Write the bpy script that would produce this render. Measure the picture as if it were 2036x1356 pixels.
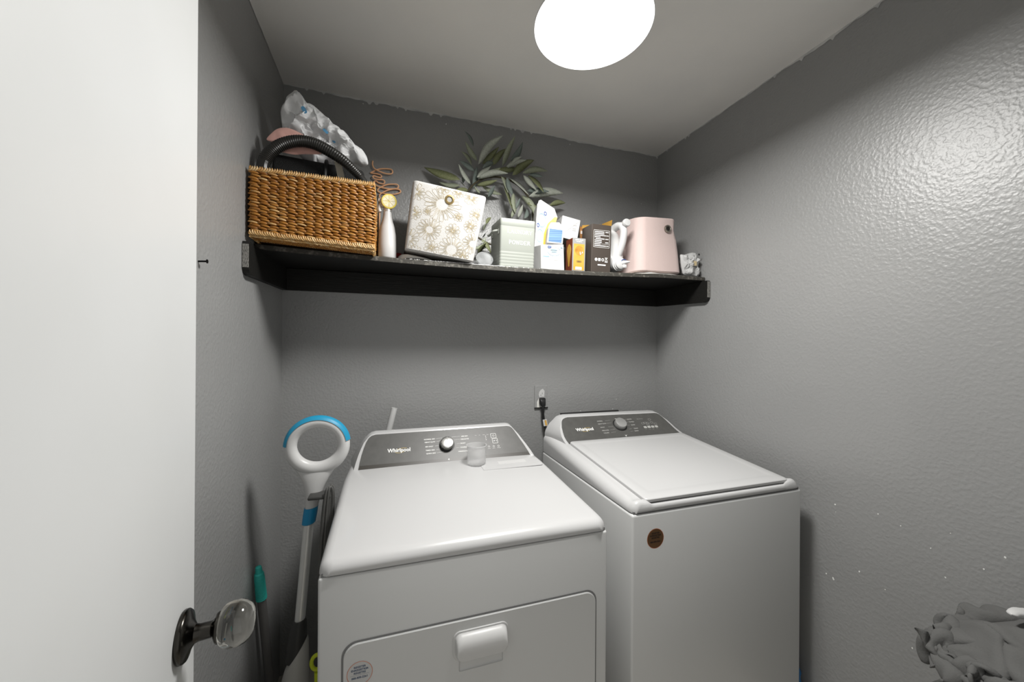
import bpy, bmesh, math, random
from math import sin, cos, pi, radians, sqrt, atan2
from mathutils import Vector, Matrix, noise

# ------------------------------------------------------------------ scene, camera, light
scene = bpy.context.scene
COL = scene.collection
for o in list(bpy.data.objects):
    bpy.data.objects.remove(o)

cam_d = bpy.data.cameras.new('camera')
cam_d.sensor_fit = 'HORIZONTAL'; cam_d.sensor_width = 36.0
cam_d.lens = 749.3 / 2036 * 36.0
cam_d.shift_y = 5.4 / 2036
cam_d.clip_start = 0.01; cam_d.clip_end = 50
cam = bpy.data.objects.new('camera', cam_d); COL.objects.link(cam)
cam.matrix_world = (Matrix.Translation((0, 0, 1.40)) @ Matrix.Rotation(radians(-18.05), 4, 'Z')
                    @ Matrix.Rotation(radians(90), 4, 'X') @ Matrix.Rotation(radians(0.4), 4, 'Z'))
scene.camera = cam

scene.view_settings.view_transform = 'Standard'
scene.view_settings.look = 'None'
scene.view_settings.gamma = 1.0
scene.view_settings.use_curve_mapping = False
scene.view_settings.exposure = 0.12

world = bpy.data.worlds.new('hall_daylight'); scene.world = world
world.use_nodes = True
bg = world.node_tree.nodes['Background']
bg.inputs['Color'].default_value = (1.0, 0.985, 0.95, 1); bg.inputs['Strength'].default_value = 0.56

LAMP_POWER = 25.0
LAMP_SPREAD = 176.0

# room measures (metres; camera stands at the doorway, x right, y into the room)
XL, XR, YB, YF, ZC = -0.428, 1.458, 1.80, -0.04, 2.4815

# ------------------------------------------------------------------ materials
MATS = {}
def nd(nt, t, x=0, **kw):
    n = nt.nodes.new(t)
    for k, v in kw.items():
        if k in n.inputs: n.inputs[k].default_value = v
        else: setattr(n, k, v)
    return n

def mat(name, color, rough=0.5, metal=0.0, spec=0.5, bump=None, var=None, coat=0.0, trans=0.0, ior=1.45,
        island=None, emit=None, stretch=None, sheen=0.0, sub=0.0):
    """bump=(scale, strength, detail)   var=(scale, second colour, lo, hi)   island=[colours]"""
    if name in MATS: return MATS[name]
    m = bpy.data.materials.new(name); m.use_nodes = True
    nt = m.node_tree; b = nt.nodes['Principled BSDF']
    b.inputs['Base Color'].default_value = (*color, 1)
    b.inputs['Roughness'].default_value = rough
    b.inputs['Metallic'].default_value = metal
    b.inputs['Specular IOR Level'].default_value = spec
    b.inputs['Coat Weight'].default_value = coat
    b.inputs['Coat Roughness'].default_value = 0.08
    b.inputs['Transmission Weight'].default_value = trans
    b.inputs['IOR'].default_value = ior
    b.inputs['Sheen Weight'].default_value = sheen
    b.inputs['Subsurface Weight'].default_value = sub
    if sub: b.inputs['Subsurface Radius'].default_value = (.02, .02, .02)
    if emit:
        b.inputs['Emission Color'].default_value = (*emit[:3], 1); b.inputs['Emission Strength'].default_value = emit[3]
    tc = nt.nodes.new('ShaderNodeTexCoord'); vec = tc.outputs['Object']
    if stretch:
        mp = nt.nodes.new('ShaderNodeMapping'); mp.inputs['Scale'].default_value = stretch
        nt.links.new(vec, mp.inputs['Vector']); vec = mp.outputs['Vector']
    if var:
        n = nd(nt, 'ShaderNodeTexNoise', Scale=var[0], Detail=4.0); nt.links.new(vec, n.inputs['Vector'])
        r = nt.nodes.new('ShaderNodeValToRGB')
        r.color_ramp.elements[0].position = var[2]; r.color_ramp.elements[0].color = (*color, 1)
        r.color_ramp.elements[1].position = var[3]; r.color_ramp.elements[1].color = (*var[1], 1)
        nt.links.new(n.outputs['Fac'], r.inputs['Fac']); nt.links.new(r.outputs['Color'], b.inputs['Base Color'])
    if island:
        g = nt.nodes.new('ShaderNodeNewGeometry'); r = nt.nodes.new('ShaderNodeValToRGB')
        cr = r.color_ramp
        while len(cr.elements) < len(island): cr.elements.new(0.5)
        for i, c in enumerate(island):
            cr.elements[i].position = i / (len(island) - 1); cr.elements[i].color = (*c, 1)
        nt.links.new(g.outputs['Random Per Island'], r.inputs['Fac']); nt.links.new(r.outputs['Color'], b.inputs['Base Color'])
    if bump:
        n = nd(nt, 'ShaderNodeTexNoise', Scale=bump[0], Detail=bump[2] if len(bump) > 2 else 2.0)
        nt.links.new(vec, n.inputs['Vector'])
        bp = nd(nt, 'ShaderNodeBump', Strength=bump[1], Distance=0.004)
        nt.links.new(n.outputs['Fac'], bp.inputs['Height']); nt.links.new(bp.outputs['Normal'], b.inputs['Normal'])
    MATS[name] = m
    return m

def wall_paint():
    m = bpy.data.materials.new('grey_wall_paint'); m.use_nodes = True
    nt = m.node_tree; b = nt.nodes['Principled BSDF']
    b.inputs['Roughness'].default_value = 0.40; b.inputs['Specular IOR Level'].default_value = 0.8
    tc = nt.nodes.new('ShaderNodeTexCoord')
    big = nd(nt, 'ShaderNodeTexNoise', Scale=2.2, Detail=5.0)
    nt.links.new(tc.outputs['Object'], big.inputs['Vector'])
    r = nt.nodes.new('ShaderNodeValToRGB')
    r.color_ramp.elements[0].position = .3; r.color_ramp.elements[0].color = (.270, .272, .270, 1)
    r.color_ramp.elements[1].position = .75; r.color_ramp.elements[1].color = (.300, .302, .299, 1)
    nt.links.new(big.outputs['Fac'], r.inputs['Fac']); nt.links.new(r.outputs['Color'], b.inputs['Base Color'])
    # sprayed orange-peel relief: soft blobs with fine grain on top
    n1 = nd(nt, 'ShaderNodeTexNoise', Scale=105.0, Detail=1.5, Roughness=.45)
    n2 = nd(nt, 'ShaderNodeTexNoise', Scale=260.0, Detail=2.0)
    nt.links.new(tc.outputs['Object'], n1.inputs['Vector']); nt.links.new(tc.outputs['Object'], n2.inputs['Vector'])
    rr = nt.nodes.new('ShaderNodeValToRGB'); rr.color_ramp.elements[0].position = .30; rr.color_ramp.elements[1].position = .78
    rr.color_ramp.interpolation = 'EASE'
    nt.links.new(n1.outputs['Fac'], rr.inputs['Fac'])
    ma = nt.nodes.new('ShaderNodeMath'); ma.operation = 'MULTIPLY_ADD'; ma.inputs[1].default_value = .25
    nt.links.new(n2.outputs['Fac'], ma.inputs[0]); nt.links.new(rr.outputs['Color'], ma.inputs[2])
    bp = nd(nt, 'ShaderNodeBump', Strength=0.30, Distance=0.0018)
    nt.links.new(ma.outputs[0], bp.inputs['Height']); nt.links.new(bp.outputs['Normal'], b.inputs['Normal'])
    return m

M_WALL = wall_paint()
M_CEIL = mat('ceiling_paint', (.86, .845, .81), .75, bump=(160, .12), var=(3.5, (.81, .80, .775), .35, .75))
M_PATCH = mat('ceiling_edge_paint', (.62, .62, .61), .7, var=(14, (.42, .43, .44), .45, .7))
M_FLOOR = mat('floor_vinyl', (.56, .53, .48), .5, var=(6, (.46, .43, .38), .4, .6))
M_ENAMEL = mat('white_enamel', (.535, .535, .535), .24, coat=.25)
M_BODY = mat('white_painted_steel', (.59, .595, .59), .34, coat=.15)
M_SEAM = mat('dark_seam', (.20, .20, .20), .8)
M_PANEL = mat('charcoal_panel', (.075, .074, .070), .42, var=(40, (.090, .089, .084), .3, .7))
M_CHROME = mat('brushed_chrome', (.72, .72, .70), .24, 1.0)
M_PRINT = mat('white_print', (.82, .82, .80), .6)
M_PRINTD = mat('grey_print', (.42, .42, .40), .6)
M_GOLD = mat('gold_print', (.55, .40, .12), .5)
M_BLACKWOOD = mat('black_stained_wood', (.010, .010, .0095), .5, spec=.3, stretch=(3, 40, 40), bump=(6, .25, 4), var=(4, (.016, .015, .013), .35, .7))
M_WORNWOOD = mat('worn_grey_wood', (.30, .29, .27), .8, stretch=(60, 60, 6), bump=(30, .5, 4), var=(18, (.06, .06, .055), .42, .62))
M_SHELFEDGE = mat('dusty_shelf_edge', (.05, .047, .04), .7, var=(70, (.16, .15, .13), .52, .72), bump=(90, .3))
M_DOOR = mat('white_door_paint', (.655, .665, .665), .42, var=(3, (.63, .64, .635), .4, .7))
M_BRONZE = mat('dark_bronze', (.05, .047, .042), .22, 1.0)
M_GLASS = mat('clear_glass', (.60, .59, .55), .02, trans=1.0, ior=1.46)
M_WHITEPL = mat('white_plastic', (.58, .58, .575), .35)
M_BLUEPL = mat('blue_plastic', (.015, .26, .50), .35)
M_BLUELT = mat('sky_blue_rubber', (.015, .27, .46), .45)
M_TUBE = mat('satin_aluminium', (.80, .80, .78), .34, .45)
M_DKPL = mat('dark_grey_plastic', (.045, .045, .043), .42)
M_GREYPL = mat('warm_grey_plastic', (.50, .49, .46), .45)
M_CORD = mat('grey_cord', (.11, .11, .105), .4)
M_TEAL = mat('teal_rubber', (.04, .50, .44), .5, stretch=(1, 1, 1))
M_POLE = mat('grey_pole', (.16, .155, .15), .5)
M_BLACK = mat('black_plastic', (.012, .012, .012), .45)
M_RIBBED = mat('black_ribbed_wrap', (.018, .017, .015), .36)
M_MESHBAG = mat('black_mesh_fabric', (.014, .014, .014), .75, bump=(420, .9))
M_BEIGE = mat('beige_webbing', (.50, .46, .38), .8)
M_PINKCL = mat('salmon_cloth', (.80, .46, .40), .9, sheen=.3, bump=(40, .3))
M_BAG = mat('white_plastic_film', (.90, .91, .92), .30, bump=(34, .5, 5), sub=.3)
M_BAGBLUE = mat('blue_bag_print', (.13, .36, .60), .5)
M_WICKER = mat('woven_seagrass', (.5, .25, .06), .48, island=[(.22, .080, .012), (.33, .130, .018), (.42, .180, .028), (.30, .115, .016), (.46, .22, .045), (.38, .155, .022), (.60, .41, .19)])
M_WICKRIM = mat('braided_seagrass', (.5, .3, .1), .55, island=[(.42, .20, .045), (.55, .33, .12), (.62, .42, .20), (.48, .27, .08), (.66, .50, .28)])
M_WICKCORE = mat('dark_basket_core', (.07, .03, .008), .9)
M_WIRE = mat('copper_wire', (1.0, .56, .31), .5)
M_LINEN = mat('cream_linen', (.52, .51, .49), .85, bump=(500, .35), var=(8, (.49, .48, .46), .35, .7))
M_GOLDLINE = mat('pale_gold_line', (.36, .30, .19), .6)
M_BRASS = mat('antique_brass', (.42, .31, .14), .32, 1.0)
M_TIN = mat('pale_grey_tin', (.29, .305, .275), .42)
M_CARD = mat('white_card', (.53, .53, .525), .65)
M_CARDY = mat('yellow_card', (.60, .40, .06), .6, var=(9, (.58, .46, .22), .42, .70))
M_CARDB = mat('kraft_card', (.36, .25, .15), .8)
M_BLUELAB = mat('blue_label', (.045, .12, .25), .5, stretch=(1, 1, 90), var=(1.4, (.11, .22, .36), .45, .55))
M_PALEBLUE = mat('pale_blue_print', (.22, .36, .48), .6)
M_NAVY = mat('navy_print', (.04, .08, .26), .5)
M_AMBER = mat('amber_card', (.52, .29, .04), .5, var=(11, (.58, .38, .09), .4, .7))
M_AMBERW = mat('amber_bulb', (.36, .17, .03), .2, var=(30, (.50, .27, .06), .4, .6))
M_BROWNC = mat('brown_card', (.16, .035, .012), .5)
M_GREYC = mat('grey_card', (.27, .27, .265), .5)
M_DKCARD = mat('espresso_card', (.060, .048, .040), .5)
M_PINKBIN = mat('blush_fabric', (.66, .525, .495), .9, bump=(600, .3), sheen=.2)
M_DARKHOLE = mat('dark_hole', (.01, .008, .006), .9)
M_CLEAR = mat('clear_film', (.90, .92, .93), .12, trans=.85, ior=1.2)
M_RED = mat('dark_red_fabric', (.26, .012, .012), .7)
M_PAPER = mat('white_paper', (.72, .71, .67), .8, bump=(40, .4))
M_COPPER = mat('copper_foil', (.30, .165, .085), .30, .85)
M_ORANGE = mat('orange_line', (.62, .20, .09), .6)
M_SLATE = mat('slate_print', (.11, .14, .20), .6)
M_SHIRT = mat('charcoal_jersey', (.105, .105, .102), .95, bump=(250, .2))
M_HAMPER = mat('grey_hamper_fabric', (.22, .22, .21), .9, bump=(300, .4))
M_BLUECL = mat('blue_cloth', (.04, .16, .36), .9)
M_LIME = mat('lime_plastic', (.52, .60, .02), .5)
M_STEEL = mat('dark_nail', (.02, .02, .02), .4, .8)
M_LEMON = mat('lemon_rind', (.78, .66, .13), .5)
M_LEMONIN = mat('lemon_flesh', (.78, .72, .44), .5, var=(140, (.85, .82, .66), .45, .62))
M_SILVER = mat('silver_collar', (.66, .66, .65), .3, .7)
M_POWDER = mat('white_powder', (.85, .85, .84), .95)
LEAFM = [mat('leaf_sage', (.28, .31, .21), .6, var=(30, (.39, .42, .32), .35, .7), bump=(60, .3)),
         mat('leaf_olive', (.19, .215, .10), .55, var=(30, (.27, .285, .155), .35, .7), bump=(60, .3)),
         mat('leaf_frost', (.40, .43, .36), .65, var=(30, (.54, .56, .50), .35, .7), bump=(60, .3)),
         mat('leaf_blue_green', (.15, .19, .17), .6, var=(30, (.23, .265, .24), .35, .7), bump=(60, .3))]
M_STEM = mat('brown_stem', (.07, .06, .035), .8)

# ------------------------------------------------------------------ builders
WLOC = {}
def tag(o, label=None, cat=None, group=None, kind=None):
    if label: o['label'] = label
    if cat: o['category'] = cat
    if group: o['group'] = group
    if kind: o['kind'] = kind
    return o

def thing(name, loc, label, cat, group=None, kind=None):
    o = bpy.data.objects.new(name, None); COL.objects.link(o)
    o.empty_display_size = .05
    o.location = loc; WLOC[o.name] = Vector(loc)
    return tag(o, label, cat, group, kind)

def obj(name, geo, m, parent=None, M=None, smooth=False, kind=None, label=None):
    """one mesh object; geo = (verts, faces) in room coordinates (or local ones that M maps into the room)"""
    V, F = geo
    V = [Vector(v) for v in V]
    if M is not None: V = [M @ v for v in V]
    if parent is not None: base = WLOC[parent.name]
    else:
        xs = [v.x for v in V]; ys = [v.y for v in V]; zs = [v.z for v in V]
        base = Vector(((min(xs) + max(xs)) / 2, (min(ys) + max(ys)) / 2, min(zs)))
    me = bpy.data.meshes.new(name)
    me.from_pydata([tuple(v - base) for v in V], [], F)
    bm = bmesh.new(); bm.from_mesh(me)
    bmesh.ops.recalc_face_normals(bm, faces=bm.faces)
    bm.to_mesh(me); bm.free()
    if isinstance(m, (list, tuple)):
        for q in m: me.materials.append(q)
    else: me.materials.append(m)
    if smooth:
        for p in me.polygons: p.use_smooth = True
        try: me.set_sharp_from_angle(angle=radians(smooth if smooth > 1 else 40))
        except Exception: pass
    o = bpy.data.objects.new(name, me); COL.objects.link(o)
    if parent is not None: o.parent = parent
    else: o.location = base
    WLOC[o.name] = base
    return tag(o, label=label, kind=kind)

def each(name, geos, m, parent, **k):
    return [obj(name, g, m, parent, **k) for g in geos]

def join(*gs):
    V, F = [], []
    for v, f in gs:
        n = len(V); V += [Vector(p) for p in v]; F += [[i + n for i in q] for q in f]
    return V, F

def xf(geo, M): return [M @ Vector(v) for v in geo[0]], geo[1]
def T(x, y, z): return Matrix.Translation((x, y, z))
def R(a, ax): return Matrix.Rotation(radians(a), 4, ax)

def box(x0, x1, y0, y1, z0, z1):
    V = [(x, y, z) for x in (x0, x1) for y in (y0, y1) for z in (z0, z1)]
    return V, [[0, 1, 3, 2], [4, 6, 7, 5], [0, 4, 5, 1], [2, 3, 7, 6], [0, 2, 6, 4], [1, 5, 7, 3]]

def rbox(x0, x1, y0, y1, z0, z1, r=.004, seg=2):
    bm = bmesh.new(); bmesh.ops.create_cube(bm, size=1)
    for v in bm.verts:
        v.co = Vector(((x0 + x1) / 2 + v.co.x * (x1 - x0), (y0 + y1) / 2 + v.co.y * (y1 - y0), (z0 + z1) / 2 + v.co.z * (z1 - z0)))
    bmesh.ops.bevel(bm, geom=list(bm.edges), offset=r, segments=seg, profile=.5, affect='EDGES')
    bm.verts.ensure_lookup_table(); bm.verts.index_update()
    g = [v.co.copy() for v in bm.verts], [[v.index for v in f.verts] for f in bm.faces]
    bm.free(); return g

def loft(rings, cap0=True, cap1=True, closed=True):
    n = len(rings[0]); V = [Vector(p) for r in rings for p in r]; F = []
    for i in range(len(rings) - 1):
        for j in range(n if closed else n - 1):
            k = (j + 1) % n
            F.append([i * n + j, i * n + k, (i + 1) * n + k, (i + 1) * n + j])
    if cap0: F.append(list(range(n))[::-1])
    if cap1: F.append([(len(rings) - 1) * n + j for j in range(n)])
    return V, F

def tube(pts, rad, n=10, caps=True, closed=False):
    pts = [Vector(p) for p in pts]; N = len(pts)
    rads = rad if isinstance(rad, (list, tuple)) else [rad] * N
    up = None; rings = []
    for i, p in enumerate(pts):
        if closed: t = pts[(i + 1) % N] - pts[i - 1]
        else: t = pts[min(i + 1, N - 1)] - pts[max(i - 1, 0)]
        t.normalize()
        if up is None:
            up = Vector((0, 0, 1)) if abs(t.z) < .9 else Vector((0, 1, 0))
        a = up - t * up.dot(t)
        if a.length < 1e-5: a = Vector((1, 0, 0)) - t * t.x
        a.normalize(); up = a; b = t.cross(a)
        rings.append([p + (a * cos(2 * pi * k / n) + b * sin(2 * pi * k / n)) * rads[i] for k in range(n)])
    if closed:
        rings.append(rings[0]); return loft(rings, False, False)
    return loft(rings, caps, caps)

def spline(pts, per=6, closed=False):
    """Catmull-Rom through the points"""
    P = [Vector(p) for p in pts]; N = len(P); out = []
    for i in range(N if closed else N - 1):
        p0 = P[(i - 1) % N] if closed or i > 0 else P[0]; p1 = P[i]; p2 = P[(i + 1) % N]
        p3 = P[(i + 2) % N] if closed or i + 2 < N else P[-1]
        for k in range(per):
            t = k / per
            out.append(.5 * ((2 * p1) + (p2 - p0) * t + (2 * p0 - 5 * p1 + 4 * p2 - p3) * t * t + (3 * p1 - p0 - 3 * p2 + p3) * t ** 3))
    if not closed: out.append(P[-1])
    return out

def lathe(prof, n=32, M=None, cap0=True, cap1=True):
    """prof = (radius, height) list, axis = local z"""
    g = loft([[(r * cos(2 * pi * k / n), r * sin(2 * pi * k / n), h) for k in range(n)] for r, h in prof], cap0, cap1)
    return xf(g, M) if M is not None else g

def rrect(w, d, r, n=5, cx=0, cy=0):
    out = []
    for (sx, sy, a0) in ((1, 1, 0), (-1, 1, 90), (-1, -1, 180), (1, -1, 270)):
        for k in range(n + 1):
            a = radians(a0 + 90 * k / n)
            out.append((cx + sx * (w / 2 - r) + r * cos(a), cy + sy * (d / 2 - r) + r * sin(a)))
    return out

def plate(poly, h, z0=0.0, bev=0.0):
    """flat polygon (local xy) given thickness h along local z, front edge chamfered by bev"""
    c = Vector((sum(p[0] for p in poly) / len(poly), sum(p[1] for p in poly) / len(poly)))
    rings = [[(x, y, z0) for x, y in poly], [(x, y, z0 + h - bev) for x, y in poly]]
    if bev:
        ins = []
        for x, y in poly:
            d = Vector((x, y)) - c; L = d.length or 1; q = Vector((x, y)) - d / L * bev
            ins.append((q.x, q.y, z0 + h))
        rings.append(ins)
    return loft(rings)

def ribbon(pts, w, z=0.0, closed=False):
    """thin flat printed line in local xy"""
    P = [Vector((p[0], p[1])) for p in pts]
    if closed: P.append(P[0])
    V, F = [], []
    for i, p in enumerate(P):
        t = P[min(i + 1, len(P) - 1)] - P[max(i - 1, 0)]
        if t.length < 1e-9: t = Vector((1, 0))
        t.normalize(); n = Vector((-t.y, t.x)) * w / 2
        V += [(p.x + n.x, p.y + n.y, z), (p.x - n.x, p.y - n.y, z)]
        if i: F.append([2 * i - 2, 2 * i, 2 * i + 1, 2 * i - 1])
    return V, F

def disc(r, z=0.0, n=32, cx=0, cy=0):
    return [(cx + r * cos(2 * pi * k / n), cy + r * sin(2 * pi * k / n), z) for k in range(n)], [list(range(n))]

def text(s, size, x=0, y=0, z=0, align='LEFT', bold=0.0, sx=1.0):
    cu = bpy.data.curves.new('t', 'FONT'); cu.body = s; cu.size = size; cu.align_x = align; cu.offset = bold
    cu.resolution_u = 2; cu.fill_mode = 'FRONT'
    to = bpy.data.objects.new('t', cu); COL.objects.link(to)
    dg = bpy.context.evaluated_depsgraph_get()
    me = bpy.data.meshes.new_from_object(to.evaluated_get(dg))
    g = [(x + v.co.x * sx, y + v.co.y, z) for v in me.vertices], [list(p.vertices) for p in me.polygons]
    bpy.data.objects.remove(to); bpy.data.curves.remove(cu); bpy.data.meshes.remove(me)
    return g

def frame(O, ex, ey):
    """matrix with local x=ex, y=ey, z=normal, origin O"""
    ex = Vector(ex).normalized(); ey = Vector(ey).normalized(); n = ex.cross(ey)
    m = Matrix.Identity(4)
    for i in range(3):
        m[i][0], m[i][1], m[i][2], m[i][3] = ex[i], ey[i], n[i], O[i]
    return m

def FRONT(x, y, z): return frame((x, y, z), (1, 0, 0), (0, 0, 1))     # a face looking at the doorway (-y)

def inflate(outline, y0, depth, rings=9, amp=.01, freq=14, seed=0.0, lean=0.0, sub=4):
    """crumpled soft body: silhouette in xz, thickness 2*depth along y"""
    ol = spline([(x, 0, z) for x, z in outline], sub, closed=True)
    c = Vector((0, 0, 0))
    for p in ol: c += p
    c /= len(ol); n = len(ol)
    def pt(p, s, side):
        q = c + (p - c) * s
        dy = depth * sqrt(max(0.0, 1 - s ** 2.4))
        sm = Vector((q.x * freq + seed, side * 3.1 + seed, q.z * freq))
        d = noise.noise(sm) + .6 * noise.noise(sm * 2.3) + .3 * abs(noise.noise(sm * 5))
        w = min(1.0, (1 - s) * 4 + .15)
        off = noise.noise_vector(sm * 1.5) * amp * .5
        return Vector((q.x + off.x * w, y0 + side * (dy + d * amp * w) + lean * (q.z - c.z), q.z + off.z * w))
    R1 = [[pt(p, s, -1) for p in ol] for s in [.06 + .94 * i / rings for i in range(rings + 1)]]
    R2 = [[pt(p, s, 1) for p in ol] for s in [.06 + .94 * i / rings for i in range(rings)][::-1]]
    return loft(R1 + R2)

# ------------------------------------------------------------------ the room
tag(obj('floor', box(XL - .1, XR + .1, -1.6, YB + .1, -.1, 0), M_FLOOR), 'beige vinyl floor under the laundry appliances', 'floor', kind='structure')
ceil = tag(obj('ceiling', box(XL - .1, XR + .1, YF - .12, YB + .1, ZC, ZC + .1), M_CEIL), 'off-white ceiling with ragged painted edges', 'ceiling', kind='structure')
wl = tag(obj('wall_left', box(XL - .1, XL, YF - .12, YB + .1, 0, ZC), M_WALL), 'dark grey textured wall behind the open door', 'wall', kind='structure')
wb = tag(obj('wall_back', box(XL, XR, YB, YB + .1, 0, ZC), M_WALL), 'dark grey textured wall behind the shelf and machines', 'wall', kind='structure')
wr = tag(obj('wall_right', box(XR, XR + .1, YF - .12, YB + .1, 0, ZC), M_WALL), 'long dark grey textured wall with a glossy highlight', 'wall', kind='structure')
DOORX0, DOORX1, DOORZ = -.235, .60, 2.06
wf = tag(obj('wall_front', join(box(XL, DOORX0, YF - .12, YF, 0, ZC), box(DOORX1, XR, YF - .12, YF, 0, ZC), box(DOORX0, DOORX1, YF - .12, YF, DOORZ, ZC)), M_WALL),
    'dark grey wall around the doorway', 'wall', kind='structure')

# ceiling paint lapping raggedly over the tops of the walls
random.seed(11)
def ragged(n, f, lo, hi, seed):
    top, bot = [], []
    for i in range(n + 1):
        t = i / n
        d = lo + (hi - lo) * max(0, .5 + .9 * noise.noise(Vector((t * 9 + seed, seed, 0))) + .35 * noise.noise(Vector((t * 70 + seed, 2, seed))) )
        if noise.noise(Vector((t * 120, seed, 7))) > .45: d += hi * .9
        top.append(f(t, ZC)); bot.append(f(t, ZC - d))
    V = top + bot; m = n + 1
    return V, [[i, i + 1, m + i + 1, m + i] for i in range(n)]
obj('paint_edge', ragged(260, lambda t, z: (XL + (XR - XL) * t, YB - .0012, z), .001, .011, 1.3), M_PATCH, ceil)
obj('paint_edge', ragged(220, lambda t, z: (XR - .0012, YB * (1 - t) + .05 * t, z), .001, .011, 5.1), M_PATCH, ceil)
obj('paint_edge', ragged(200, lambda t, z: (XL + .0012, YB * (1 - t) + .05 * t, z), .000, .005, 8.7), M_PATCH, ceil)

# chipped paint and wall flecks
def chips(pts, mk, seed):
    random.seed(seed); gs = []
    for (a, b, r) in pts:
        n = 7; ring = []
        sx, sz, an = random.uniform(.5, .9), random.uniform(.9, 1.4), random.uniform(-.6, .6)
        for k in range(n):
            q = r * random.uniform(.7, 1.2); u, v = q * sx * cos(2 * pi * k / n), q * sz * sin(2 * pi * k / n)
            ring.append(mk(a + u * cos(an) - v * sin(an), b + u * sin(an) + v * cos(an)))
        gs.append((ring, [list(range(n))]))
    return join(*gs)
CR = [(.888, .6, 4.2), (.91, .605, 2), (.884, .857, 2.6), (.765, .875, 1.5), (.71, .864, 1.4), (.813, .668, 1.9), (.746, .651, 1.4), (.614, .766, 2),
      (.544, .829, 1.6), (.509, .878, 2.2), (.633, .578, 1.5), (.682, .52, 2), (.644, .831, 1.4), (.882, .832, 1.2), (.605, .892, 1.2)]
obj('paint_chips', chips([(a, b, r * .0013) for a, b, r in CR], lambda a, b: (XR - .0006, a, b), 3), M_PRINT, wr, kind='stuff')
CB = [(.974, 1.044, 2.2), (1.172, 1.045, 2), (1.194, 1.097, 1.8), (1.349, 2.196, 1.6), (-.117, 2.462, 2), (.25, 2.44, 2.5), (.9, 2.455, 2)]
obj('paint_chips', chips([(a, b, r * .0014) for a, b, r in CB], lambda a, b: (a, YB - .0006, b), 4), M_PRINT, wb, kind='stuff')

# white door standing open into the room, hinged beside the camera
EDGE = Vector((-.2975, .74, 0)); DDIR = Vector((.136, -.9907, 0)).normalized(); DN = Vector((.9907, .136, 0)).normalized()
DM = frame((EDGE.x, EDGE.y, 0), DDIR, (0, 0, 1))        # local x: edge -> hinge, y: up, z = x cross y
if (DM.to_3x3() @ Vector((0, 0, 1))).dot(DN) < 0: sgn = -1
else: sgn = 1
dz0, dz1 = (0, -.035) if sgn > 0 else (0, .035)
door = tag(obj('door_1', xf(rbox(0, .76, .012, 2.035, min(dz0, dz1), max(dz0, dz1), .0025, 2), DM), M_DOOR, smooth=True),
           'plain white door standing open along the left wall', 'door', kind='structure')
KM = DM @ T(.062, .964, 0) @ (R(180, 'X') if sgn < 0 else Matrix.Identity(4))   # local z leaves the door towards the room
ros = obj('rosette', lathe([(.001, 0), (.034, 0), (.0355, .002), (.0355, .006), (.033, .009), (.022, .012), (.013, .017), (.0115, .022), (.0115, .036), (.014, .040), (.020, .042), (.0215, .044), (.0215, .046), (.001, .047)], 48, KM), M_BRONZE, door, smooth=True, label='dark bronze rosette and neck')
obj('glass_knob', lathe([(.001, .046), (.020, .0462), (.0245, .048), (.0295, .053), (.0315, .060), (.0315, .072), (.0292, .080), (.0235, .0865), (.0150, .0905), (.001, .092)], 48, KM), M_GLASS, door, smooth=60, label='clear glass door knob')
KB = KM @ T(0, 0, -.035) @ R(180, 'X')
obj('rosette', lathe([(.001, 0), (.034, 0), (.0355, .002), (.033, .009), (.0115, .022), (.0115, .036), (.020, .042), (.001, .047)], 32, KB), M_BRONZE, door, smooth=True)
obj('glass_knob', lathe([(.001, .046), (.0225, .048), (.0312, .060), (.0312, .067), (.021, .081), (.001, .085)], 32, KB), M_GLASS, door, smooth=60)

# round ceiling light: opaque drum on a short stem, lit through the flat disc underneath
LC = (.530, .925); LZ = 2.275; LR = .163
lt = thing('ceiling_light', (LC[0], LC[1], ZC), 'round white ceiling light glowing above the machines', 'light')
LT_ = T(LC[0], LC[1], 0)
obj('canopy', lathe([(.001, ZC), (.06, ZC), (.062, ZC - .004), (.055, ZC - .018), (.02, ZC - .024), (.001, ZC - .024)], 40, LT_), M_WHITEPL, lt, smooth=True)
obj('stem', lathe([(.009, ZC - .02), (.009, LZ + .05)], 20, LT_), M_WHITEPL, lt, smooth=True)
obj('drum', lathe([(.001, LZ + .055), (.05, LZ + .053), (.11, LZ + .026), (LR - .004, LZ + .008), (LR, LZ + .004), (LR, LZ + .0015), (LR - .003, LZ + .0015), (.11, LZ + .022), (.001, LZ + .046)], 72, LT_), M_WHITEPL, lt, smooth=True)
M_LAMP = mat('lit_diffuser', (.9, .9, .9), .5, emit=(1, .99, .965, 2.0))
obj('diffuser', lathe([(.001, LZ - .001), (.10, LZ - .0008), (LR - .004, LZ + .0005), (LR - .001, LZ + .002), (LR - .0035, LZ + .004), (.001, LZ + .004)], 72, LT_), M_LAMP, lt, smooth=True)
la = bpy.data.lights.new('lamp_glow', 'AREA'); la.shape = 'DISK'; la.size = LR * 2 - .004; la.energy = LAMP_POWER; la.spread = radians(LAMP_SPREAD)
la.color = (1.0, .985, .955)
lo = bpy.data.objects.new('lamp_glow', la); COL.objects.link(lo); lo.parent = lt; lo.location = (0, 0, LZ - .003 - ZC)

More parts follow.
